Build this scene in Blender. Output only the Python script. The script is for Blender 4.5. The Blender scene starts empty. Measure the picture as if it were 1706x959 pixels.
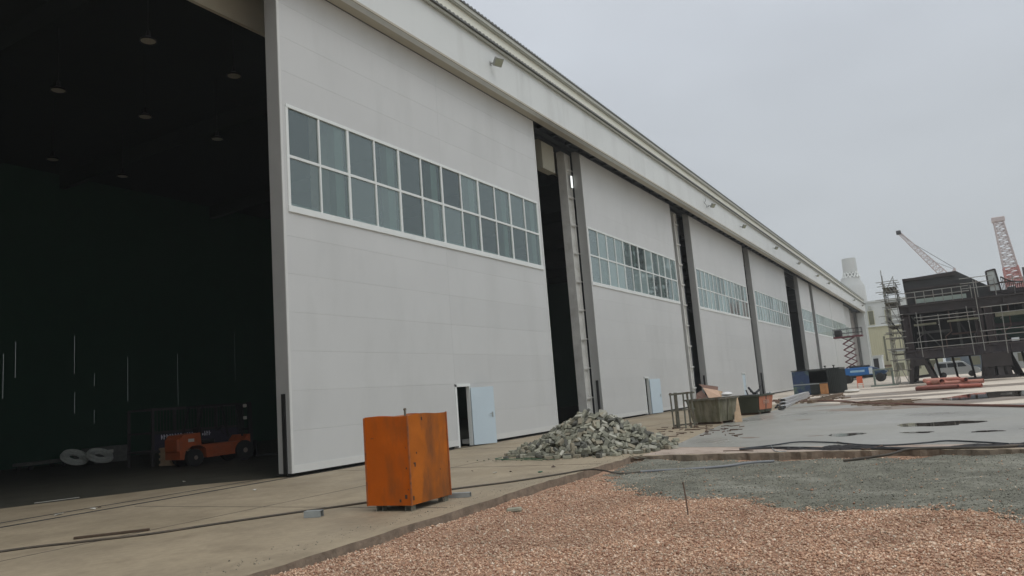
import bpy, math, random
import numpy as np
from mathutils import Vector, Matrix, Euler, Quaternion
random.seed(7); rng = np.random.default_rng(7)
S = bpy.context.scene; COL = S.collection

# ------------------------------------------------------------------ camera
CAMH = 1.5
RC = Matrix(((0.50238582, 0.08705727, 0.86024969),
             (-0.86116723, 0.13950637, 0.48880362),
             (-0.0774564, -0.98638684, 0.14505689)))     # camera (right, down, forward) -> world
FPX = 1250.0
cd = bpy.data.cameras.new('camera'); cam = bpy.data.objects.new('camera', cd); COL.objects.link(cam)
m3 = Matrix((RC @ Vector((1, 0, 0)), RC @ Vector((0, -1, 0)), RC @ Vector((0, 0, -1)))).transposed()
cam.matrix_world = Matrix.Translation((0, 0, CAMH)) @ m3.to_4x4()
cd.sensor_width = 36.0; cd.lens = FPX / 1706 * 36.0; cd.clip_start = 0.05; cd.clip_end = 5000
S.camera = cam
# ------------------------------------------------------------------ light
SUN_EL, SUN_AZ = math.radians(52), math.radians(-112)     # azimuth of the sun measured from +X towards +Y
w = bpy.data.worlds.new('World'); S.world = w; w.use_nodes = True
nt = w.node_tree; nt.nodes.clear()
sky = nt.nodes.new('ShaderNodeTexSky'); sky.sky_type = 'NISHITA'; sky.sun_disc = False
sky.sun_elevation = SUN_EL; sky.sun_rotation = math.radians(90) - SUN_AZ
sky.air_density = 1.0; sky.dust_density = 6.0; sky.ozone_density = 1.0
hs = nt.nodes.new('ShaderNodeHueSaturation'); hs.inputs['Saturation'].default_value = 0.12
nt.links.new(sky.outputs[0], hs.inputs['Color'])
tc = nt.nodes.new('ShaderNodeTexCoord')
sp = nt.nodes.new('ShaderNodeSeparateXYZ'); nt.links.new(tc.outputs['Generated'], sp.inputs[0])
cr = nt.nodes.new('ShaderNodeValToRGB')                     # cloud deck: paler overhead, greyer low down
cr.color_ramp.elements[0].position = 0.0; cr.color_ramp.elements[0].color = (4.9, 5.25, 5.4, 1)
cr.color_ramp.elements[1].position = 0.42; cr.color_ramp.elements[1].color = (6.6, 7.1, 7.8, 1)
nt.links.new(sp.outputs[2], cr.inputs[0])
ze = cr.color_ramp.elements.new(0.60); ze.color = (7.0, 7.45, 8.1, 1)
ze = cr.color_ramp.elements.new(1.0); ze.color = (15.5, 15.6, 15.8, 1)   # brightest cloud straight overhead
nz = nt.nodes.new('ShaderNodeTexNoise'); nz.inputs['Scale'].default_value = 1.6; nz.inputs['Detail'].default_value = 4
mp = nt.nodes.new('ShaderNodeMapping'); mp.inputs['Scale'].default_value = (1, 1, 2.5)
nt.links.new(tc.outputs['Generated'], mp.inputs[0]); nt.links.new(mp.outputs[0], nz.inputs['Vector'])
mr = nt.nodes.new('ShaderNodeMapRange'); mr.inputs[1].default_value = 0.3; mr.inputs[2].default_value = 0.7
mr.inputs[3].default_value = 0.90; mr.inputs[4].default_value = 1.09
nt.links.new(nz.outputs[0], mr.inputs[0])
mul = nt.nodes.new('ShaderNodeVectorMath'); mul.operation = 'SCALE'
nt.links.new(cr.outputs[0], mul.inputs[0]); nt.links.new(mr.outputs[0], mul.inputs['Scale'])
mx = nt.nodes.new('ShaderNodeMix'); mx.data_type = 'RGBA'; mx.inputs[0].default_value = 0.88
nt.links.new(hs.outputs[0], mx.inputs[6]); nt.links.new(mul.outputs[0], mx.inputs[7])
bg = nt.nodes.new('ShaderNodeBackground'); bg.inputs[1].default_value = 0.10
nt.links.new(mx.outputs[2], bg.inputs[0])
wo = nt.nodes.new('ShaderNodeOutputWorld'); nt.links.new(bg.outputs[0], wo.inputs[0])
sd = bpy.data.lights.new('sun', 'SUN'); sd.energy = 0.5; sd.angle = math.radians(25); sd.color = (1.0, 0.97, 0.93)
so = bpy.data.objects.new('sun', sd); COL.objects.link(so)
sv = Vector((math.cos(SUN_EL) * math.cos(SUN_AZ), math.cos(SUN_EL) * math.sin(SUN_AZ), math.sin(SUN_EL)))
so.rotation_euler = (-sv).to_track_quat('-Z', 'Y').to_euler(); so.location = sv * 60
S.view_settings.view_transform = 'Standard'; S.view_settings.look = 'None'
S.view_settings.exposure = 0.0; S.view_settings.gamma = 1.0; S.view_settings.use_curve_mapping = False
S.cycles.volume_bounces = 0; S.cycles.max_bounces = 7; S.cycles.volume_step_rate = 4

# ------------------------------------------------------------------ from photo measurements to metres
def ray(x, y): return RC @ Vector((x - 853, y - 479.5, FPX))
def G(x, y, z=0.0):
    v = ray(x, y); t = (z - CAMH) / v.z; return Vector((v.x * t, v.y * t, z))
def onX(x, y, X):
    v = ray(x, y); t = X / v.x; return Vector((X, v.y * t, v.z * t + CAMH))
def onY(x, y, Y):
    v = ray(x, y); t = Y / v.y; return Vector((v.x * t, Y, v.z * t + CAMH))

# ------------------------------------------------------------------ materials
MATS = {}
def mat(name, col, rough=0.6, metal=0.0, var=0.12, scale=3.0, bump=0.0, bscale=40.0, stain=None, samt=0.4, sscale=1.2,
        sstretch=(1, 1, 1), slo=0.5, shi=0.68, spec=0.5, island=0.0, rvar=0.0, coat=0.0, grain=0.0, gscale=18.0):
    """layered procedural surface: base colour, broad tone variation, stains of their own colour, fine bump"""
    if name in MATS: return MATS[name]
    m = bpy.data.materials.new(name); m.use_nodes = True; t = m.node_tree; N = t.nodes; L = t.links; N.clear()
    out = N.new('ShaderNodeOutputMaterial'); b = N.new('ShaderNodeBsdfPrincipled'); L.new(b.outputs[0], out.inputs[0])
    g = N.new('ShaderNodeNewGeometry'); pos = g.outputs['Position']
    n1 = N.new('ShaderNodeTexNoise'); n1.inputs['Scale'].default_value = scale; n1.inputs['Detail'].default_value = 8; n1.inputs['Roughness'].default_value = 0.62
    L.new(pos, n1.inputs['Vector'])
    r1 = N.new('ShaderNodeMapRange'); r1.inputs[1].default_value = 0.25; r1.inputs[2].default_value = 0.75
    r1.inputs[3].default_value = 1 - var; r1.inputs[4].default_value = 1 + var; L.new(n1.outputs[0], r1.inputs[0])
    v = N.new('ShaderNodeVectorMath'); v.operation = 'SCALE'; v.inputs[0].default_value = col[:3]; L.new(r1.outputs[0], v.inputs['Scale'])
    c = v.outputs[0]
    if stain:
        mp = N.new('ShaderNodeMapping'); mp.inputs['Scale'].default_value = sstretch; L.new(pos, mp.inputs[0])
        n2 = N.new('ShaderNodeTexNoise'); n2.inputs['Scale'].default_value = sscale; n2.inputs['Detail'].default_value = 9; n2.inputs['Roughness'].default_value = 0.65
        L.new(mp.outputs[0], n2.inputs['Vector'])
        r2 = N.new('ShaderNodeMapRange'); r2.inputs[1].default_value = slo; r2.inputs[2].default_value = shi; r2.inputs[4].default_value = samt
        L.new(n2.outputs[0], r2.inputs[0])
        x = N.new('ShaderNodeMix'); x.data_type = 'RGBA'; L.new(r2.outputs[0], x.inputs[0]); L.new(c, x.inputs[6]); x.inputs[7].default_value = (*stain[:3], 1)
        c = x.outputs[2]
    if grain:
        n6 = N.new('ShaderNodeTexNoise'); n6.inputs['Scale'].default_value = gscale; n6.inputs['Detail'].default_value = 10; n6.inputs['Roughness'].default_value = 0.75; L.new(pos, n6.inputs['Vector'])
        r6 = N.new('ShaderNodeMapRange'); r6.inputs[1].default_value = 0.3; r6.inputs[2].default_value = 0.7; r6.inputs[3].default_value = 1 - grain; r6.inputs[4].default_value = 1 + grain; L.new(n6.outputs[0], r6.inputs[0])
        v6 = N.new('ShaderNodeVectorMath'); v6.operation = 'SCALE'; L.new(c, v6.inputs[0]); L.new(r6.outputs[0], v6.inputs['Scale']); c = v6.outputs[0]
    if island:
        r3 = N.new('ShaderNodeMapRange'); r3.inputs[3].default_value = 1 - island; r3.inputs[4].default_value = 1 + island
        L.new(g.outputs['Random Per Island'], r3.inputs[0])
        v3 = N.new('ShaderNodeVectorMath'); v3.operation = 'SCALE'; L.new(c, v3.inputs[0]); L.new(r3.outputs[0], v3.inputs['Scale']); c = v3.outputs[0]
    L.new(c, b.inputs['Base Color'])
    b.inputs['Roughness'].default_value = rough; b.inputs['Metallic'].default_value = metal
    b.inputs['Specular IOR Level'].default_value = spec
    if coat: b.inputs['Coat Weight'].default_value = coat
    if rvar:
        r4 = N.new('ShaderNodeMapRange'); r4.inputs[1].default_value = 0.35; r4.inputs[2].default_value = 0.65
        r4.inputs[3].default_value = max(0.02, rough - rvar); r4.inputs[4].default_value = min(1, rough + rvar)
        n4 = N.new('ShaderNodeTexNoise'); n4.inputs['Scale'].default_value = scale * 0.6; n4.inputs['Detail'].default_value = 6; L.new(pos, n4.inputs['Vector'])
        L.new(n4.outputs[0], r4.inputs[0]); L.new(r4.outputs[0], b.inputs['Roughness'])
    if bump:
        n5 = N.new('ShaderNodeTexNoise'); n5.inputs['Scale'].default_value = bscale; n5.inputs['Detail'].default_value = 7; L.new(pos, n5.inputs['Vector'])
        bp = N.new('ShaderNodeBump'); bp.inputs['Strength'].default_value = 1.0; bp.inputs['Distance'].default_value = bump
        L.new(n5.outputs[0], bp.inputs['Height']); L.new(bp.outputs[0], b.inputs['Normal'])
    MATS[name] = m; return m
def glassmat(name, ior, tint, dust_sheen):
    m = bpy.data.materials.new(name); m.use_nodes = True; t = m.node_tree; N = t.nodes; L = t.links; N.clear()
    out = N.new('ShaderNodeOutputMaterial')
    f = N.new('ShaderNodeFresnel'); f.inputs[0].default_value = ior
    gl = N.new('ShaderNodeBsdfGlossy'); gl.inputs['Roughness'].default_value = 0.02; gl.inputs['Color'].default_value = (0.86, 0.97, 0.96, 1)
    tr = N.new('ShaderNodeBsdfTransparent'); tr.inputs[0].default_value = (*tint, 1)
    df = N.new('ShaderNodeBsdfDiffuse'); df.inputs[0].default_value = (0.36, 0.46, 0.46, 1)
    m1 = N.new('ShaderNodeMixShader'); gi = N.new('ShaderNodeNewGeometry'); mi = N.new('ShaderNodeMapRange'); mi.inputs[3].default_value = dust_sheen * 0.25; mi.inputs[4].default_value = dust_sheen * 1.75; L.new(gi.outputs['Random Per Island'], mi.inputs[0]); L.new(mi.outputs[0], m1.inputs[0]); L.new(tr.outputs[0], m1.inputs[1]); L.new(df.outputs[0], m1.inputs[2])  # diffuse share stands in for sky reflection, varied from pane to pane
    m2 = N.new('ShaderNodeMixShader'); L.new(f.outputs[0], m2.inputs[0]); L.new(m1.outputs[0], m2.inputs[1]); L.new(gl.outputs[0], m2.inputs[2])
    n = N.new('ShaderNodeTexNoise'); n.inputs['Scale'].default_value = 0.8
    g = N.new('ShaderNodeNewGeometry'); L.new(g.outputs['Position'], n.inputs['Vector'])
    bp = N.new('ShaderNodeBump'); bp.inputs['Distance'].default_value = 0.004; L.new(n.outputs[0], bp.inputs['Height']); L.new(bp.outputs[0], gl.inputs['Normal'])
    L.new(m2.outputs[0], out.inputs[0]); MATS[name] = m; return m

PAINT = mat('white_cladding', (0.555, 0.565, 0.555), 0.42, var=0.035, scale=0.35, stain=(0.46, 0.47, 0.455), samt=0.35, sscale=0.7, sstretch=(1, 1, 0.3), island=0.02, bump=0.0006, bscale=3)
EDGEP = mat('grey_door_edge', (0.34, 0.345, 0.335), 0.5, var=0.06, scale=1.5)
FASC = mat('fascia_paint', (0.64, 0.665, 0.65), 0.45, var=0.03, scale=0.5, stain=(0.45, 0.46, 0.44), samt=0.35, sscale=0.9, sstretch=(1.2, 1, 0.15), bump=0.0008, bscale=2.5)
SOFF = mat('soffit_paint', (0.42, 0.395, 0.32), 0.6, var=0.05, scale=1.0)
BAND = mat('parapet_cream', (0.72, 0.72, 0.62), 0.5, var=0.04, scale=0.6)
CORR = mat('dark_roof_edge', (0.13, 0.135, 0.13), 0.6, var=0.25, scale=2)
TRIMC = mat('pale_gutter', (0.42, 0.43, 0.38), 0.5, var=0.08, scale=2)
TRK = mat('track_steel', (0.030, 0.036, 0.042), 0.5, 0.3, var=0.3, scale=3)
FRAME = mat('white_window_frame', (0.72, 0.75, 0.73), 0.4, var=0.03, scale=2)
GLASS = glassmat('window_glass', 2.1, (0.70, 0.80, 0.77), 0.20)
GLASSP = glassmat('pale_window_glass', 2.3, (0.75, 0.85, 0.82), 0.42)  # extra diffuse paleness paints in a brighter sky reflection
RIBM = mat('pale_green_rib', (0.62, 0.76, 0.70), 0.5, var=0.08, scale=2)
DOORM = mat('pale_blue_door', (0.52, 0.62, 0.68), 0.4, var=0.04, scale=1)
TRIMW = mat('white_edge_trim', (0.62, 0.63, 0.61), 0.4, var=0.03, scale=2)
RUBGAP = mat('black_rubber', (0.012, 0.013, 0.013), 0.55, var=0.2, scale=4)
BLACK = mat('black_paint', (0.016, 0.017, 0.018), 0.5, var=0.3, scale=4)
STEELG = mat('grey_steel_paint', (0.60, 0.60, 0.57), 0.5, var=0.1, scale=2, stain=(0.22, 0.2, 0.17), samt=0.3)
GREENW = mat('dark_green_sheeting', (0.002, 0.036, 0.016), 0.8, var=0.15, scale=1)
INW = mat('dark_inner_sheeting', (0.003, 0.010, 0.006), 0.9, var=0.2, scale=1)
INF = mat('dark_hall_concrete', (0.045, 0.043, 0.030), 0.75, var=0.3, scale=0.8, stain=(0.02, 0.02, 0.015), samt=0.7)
HEADM = mat('header_beige', (0.55, 0.53, 0.43), 0.6, var=0.05, scale=1)
RUST = mat('rusty_steel', (0.13, 0.085, 0.06), 0.85, 0.2, var=0.35, scale=9, bump=0.001, bscale=60)
RUSTG = mat('rusty_grey_green', (0.15, 0.15, 0.12), 0.8, 0.1, var=0.3, scale=8, stain=(0.12, 0.06, 0.03), samt=0.8, sscale=7)
GALV = mat('galvanised', (0.36, 0.39, 0.39), 0.45, 0.5, var=0.15, scale=6)
WOOD = mat('weathered_wood', (0.16, 0.11, 0.07), 0.85, var=0.3, scale=12)
PLY = mat('plywood', (0.42, 0.30, 0.19), 0.8, var=0.12, scale=5, stain=(0.25, 0.16, 0.09), samt=0.6, sscale=3)
CARD = mat('cardboard', (0.50, 0.34, 0.24), 0.85, var=0.1, scale=5)
CARDD = mat('brown_cardboard', (0.17, 0.10, 0.075), 0.85, var=0.1, scale=5)
LAMPM = mat('lamp_grey', (0.30, 0.31, 0.29), 0.45, 0.2, var=0.1, scale=6)
LENS = mat('lamp_lens', (0.30, 0.32, 0.24), 0.2, var=0.1, scale=20)

# ------------------------------------------------------------------ mesh helpers
class MB:
    def __init__(s): s.v = []; s.f = []
    def raw(s, vs, fs):
        o = len(s.v); s.v += [Vector(a) for a in vs]; s.f += [tuple(o + i for i in f) for f in fs]; return s
    def box(s, x0, x1, y0, y1, z0, z1, M=None, taper=0.0):
        c = [Vector((x, y, z)) for x in (x0, x1) for y in (y0, y1) for z in (z0, z1)]
        if M is not None: c = [M @ p for p in c]
        return s.raw(c, [(0, 1, 3, 2), (4, 6, 7, 5), (0, 4, 5, 1), (2, 3, 7, 6), (0, 2, 6, 4), (1, 5, 7, 3)])
    def bbox(s, x0, x1, y0, y1, z0, z1, b=0.01, M=None):
        """box with chamfered edges"""
        b = min(b, (x1 - x0) / 3, (y1 - y0) / 3, (z1 - z0) / 3)
        X = (x0, x1); Y = (y0, y1); Z = (z0, z1); vs = []; idx = {}
        for i in (0, 1):
            for j in (0, 1):
                for k in (0, 1):
                    sx, sy, sz = (b, -b)[i], (b, -b)[j], (b, -b)[k]
                    for a, p in enumerate(((X[i], Y[j] + sy, Z[k] + sz), (X[i] + sx, Y[j], Z[k] + sz), (X[i] + sx, Y[j] + sy, Z[k]))):
                        idx[i, j, k, a] = len(vs); vs.append(Vector(p))
        F = []
        for i in (0, 1): F.append([idx[i, 0, 0, 0], idx[i, 0, 1, 0], idx[i, 1, 1, 0], idx[i, 1, 0, 0]][::1 if i == 0 else -1])
        for j in (0, 1): F.append([idx[0, j, 0, 1], idx[1, j, 0, 1], idx[1, j, 1, 1], idx[0, j, 1, 1]][::1 if j == 0 else -1])
        for k in (0, 1): F.append([idx[0, 0, k, 2], idx[0, 1, k, 2], idx[1, 1, k, 2], idx[1, 0, k, 2]][::1 if k == 0 else -1])
        for i in (0, 1):
            for j in (0, 1): F.append([idx[i, j, 0, 0], idx[i, j, 1, 0], idx[i, j, 1, 1], idx[i, j, 0, 1]])
        for i in (0, 1):
            for k in (0, 1): F.append([idx[i, 0, k, 0], idx[i, 1, k, 0], idx[i, 1, k, 2], idx[i, 0, k, 2]])
        for j in (0, 1):
            for k in (0, 1): F.append([idx[0, j, k, 1], idx[1, j, k, 1], idx[1, j, k, 2], idx[0, j, k, 2]])
        for i in (0, 1):
            for j in (0, 1):
                for k in (0, 1): F.append([idx[i, j, k, 0], idx[i, j, k, 1], idx[i, j, k, 2]])
        if M is not None: vs = [M @ p for p in vs]
        return s.raw(vs, F)
    def bar(s, p, q, a, b=None):
        """rectangular bar from p to q, a across, b deep"""
        b = b or a; p = Vector(p); q = Vector(q); d = (q - p); L = d.length
        if L < 1e-6: return s
        R = d.to_track_quat('Z', 'Y').to_matrix().to_4x4(); R.translation = p
        return s.box(-a / 2, a / 2, -b / 2, b / 2, 0, L, R)
    def tube(s, pts, r, n=8, cap=True):
        pts = [Vector(p) for p in pts]; rings = []; base = len(s.v)
        up = Vector((0, 0, 1))
        for i, p in enumerate(pts):
            d = (pts[min(i + 1, len(pts) - 1)] - pts[max(i - 1, 0)]).normalized()
            a = d.cross(up)
            if a.length < 1e-3: a = d.cross(Vector((1, 0, 0)))
            a.normalize(); b = d.cross(a)
            rr = r[i] if isinstance(r, (list, tuple)) else r
            s.v += [p + (a * math.cos(2 * math.pi * k / n) + b * math.sin(2 * math.pi * k / n)) * rr for k in range(n)]
        for i in range(len(pts) - 1):
            for k in range(n):
                o = base + i * n; s.f.append((o + k, o + (k + 1) % n, o + n + (k + 1) % n, o + n + k))
        if cap:
            s.f.append(tuple(base + k for k in range(n))[::-1]); s.f.append(tuple(base + (len(pts) - 1) * n + k for k in range(n)))
        return s
    def lathe(s, prof, n=24, M=None):
        """profile of (radius, z) turned about z"""
        base = len(s.v); M = M or Matrix.Identity(4)
        for (r, z) in prof:
            s.v += [M @ Vector((r * math.cos(2 * math.pi * k / n), r * math.sin(2 * math.pi * k / n), z)) for k in range(n)]
        for i in range(len(prof) - 1):
            for k in range(n):
                o = base + i * n; s.f.append((o + k, o + (k + 1) % n, o + n + (k + 1) % n, o + n + k))
        s.f.append(tuple(base + k for k in range(n))[::-1]); s.f.append(tuple(base + (len(prof) - 1) * n + k for k in range(n)))
        return s
    def prism(s, poly, z0, z1, M=None):
        """outline (list of 2-D points) extruded from z0 to z1"""
        n = len(poly); a = [Vector((p[0], p[1], z0)) for p in poly] + [Vector((p[0], p[1], z1)) for p in poly]
        if M is not None: a = [M @ p for p in a]
        return s.raw(a, [tuple(range(n))[::-1], tuple(range(n, 2 * n))] + [(i, (i + 1) % n, n + (i + 1) % n, n + i) for i in range(n)])
    def build(s, name, m, parent=None, world=True, smooth=False):
        me = bpy.data.meshes.new(name)
        off = Vector((0, 0, 0))
        if parent is not None and world:
            r = parent
            while r.parent: r = r.parent
            off = Vector(r.location)
        me.from_pydata([tuple(v - off) for v in s.v], [], s.f); me.update()
        o = bpy.data.objects.new(name, me); COL.objects.link(o); me.materials.append(m)
        if parent is not None: o.parent = parent
        if smooth:
            for p in me.polygons: p.use_smooth = True
            try: me.set_sharp_from_angle(angle=math.radians(35))
            except Exception: pass
        return o
def tag(o, label=None, cat=None, group=None, kind=None):
    if label: o['label'] = label
    if cat: o['category'] = cat
    if group: o['group'] = group
    if kind: o['kind'] = kind
    return o
def thing(name, label, cat, loc=(0, 0, 0), rz=0.0, group=None):
    o = bpy.data.objects.new(name, None); COL.objects.link(o); o.empty_display_size = 0.2
    o.location = loc; o.rotation_euler = (0, 0, rz); return tag(o, label, cat, group)
def copy_tree(o, parent=None):
    c = o.copy(); COL.objects.link(c)
    if parent is not None: c.parent = parent
    for ch in [x for x in CH.get(o.name, [])]: copy_tree(ch, c)
    return c
CH = {}
def index_children(root):
    CH.clear()
    for o in bpy.data.objects:
        if o.parent: CH.setdefault(o.parent.name, []).append(o)
def wiggle(a, b, n, amp):
    a = Vector(a); b = Vector(b); return [a.lerp(b, i / n) + Vector((random.uniform(-amp, amp), random.uniform(-amp, amp), 0)) for i in range(n + 1)]
def smoothpath(pts, k=6):
    """Catmull-Rom through the points"""
    P = [Vector(p) for p in pts]; P = [2 * P[0] - P[1]] + P + [2 * P[-1] - P[-2]]; out = []
    for i in range(1, len(P) - 2):
        for j in range(k):
            t = j / k; a, b, c, d = P[i - 1], P[i], P[i + 1], P[i + 2]
            out.append(0.5 * ((2 * b) + (c - a) * t + (2 * a - 5 * b + 4 * c - d) * t * t + (3 * b - a - 3 * c + d) * t ** 3))
    return out + [P[-2]]

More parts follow.
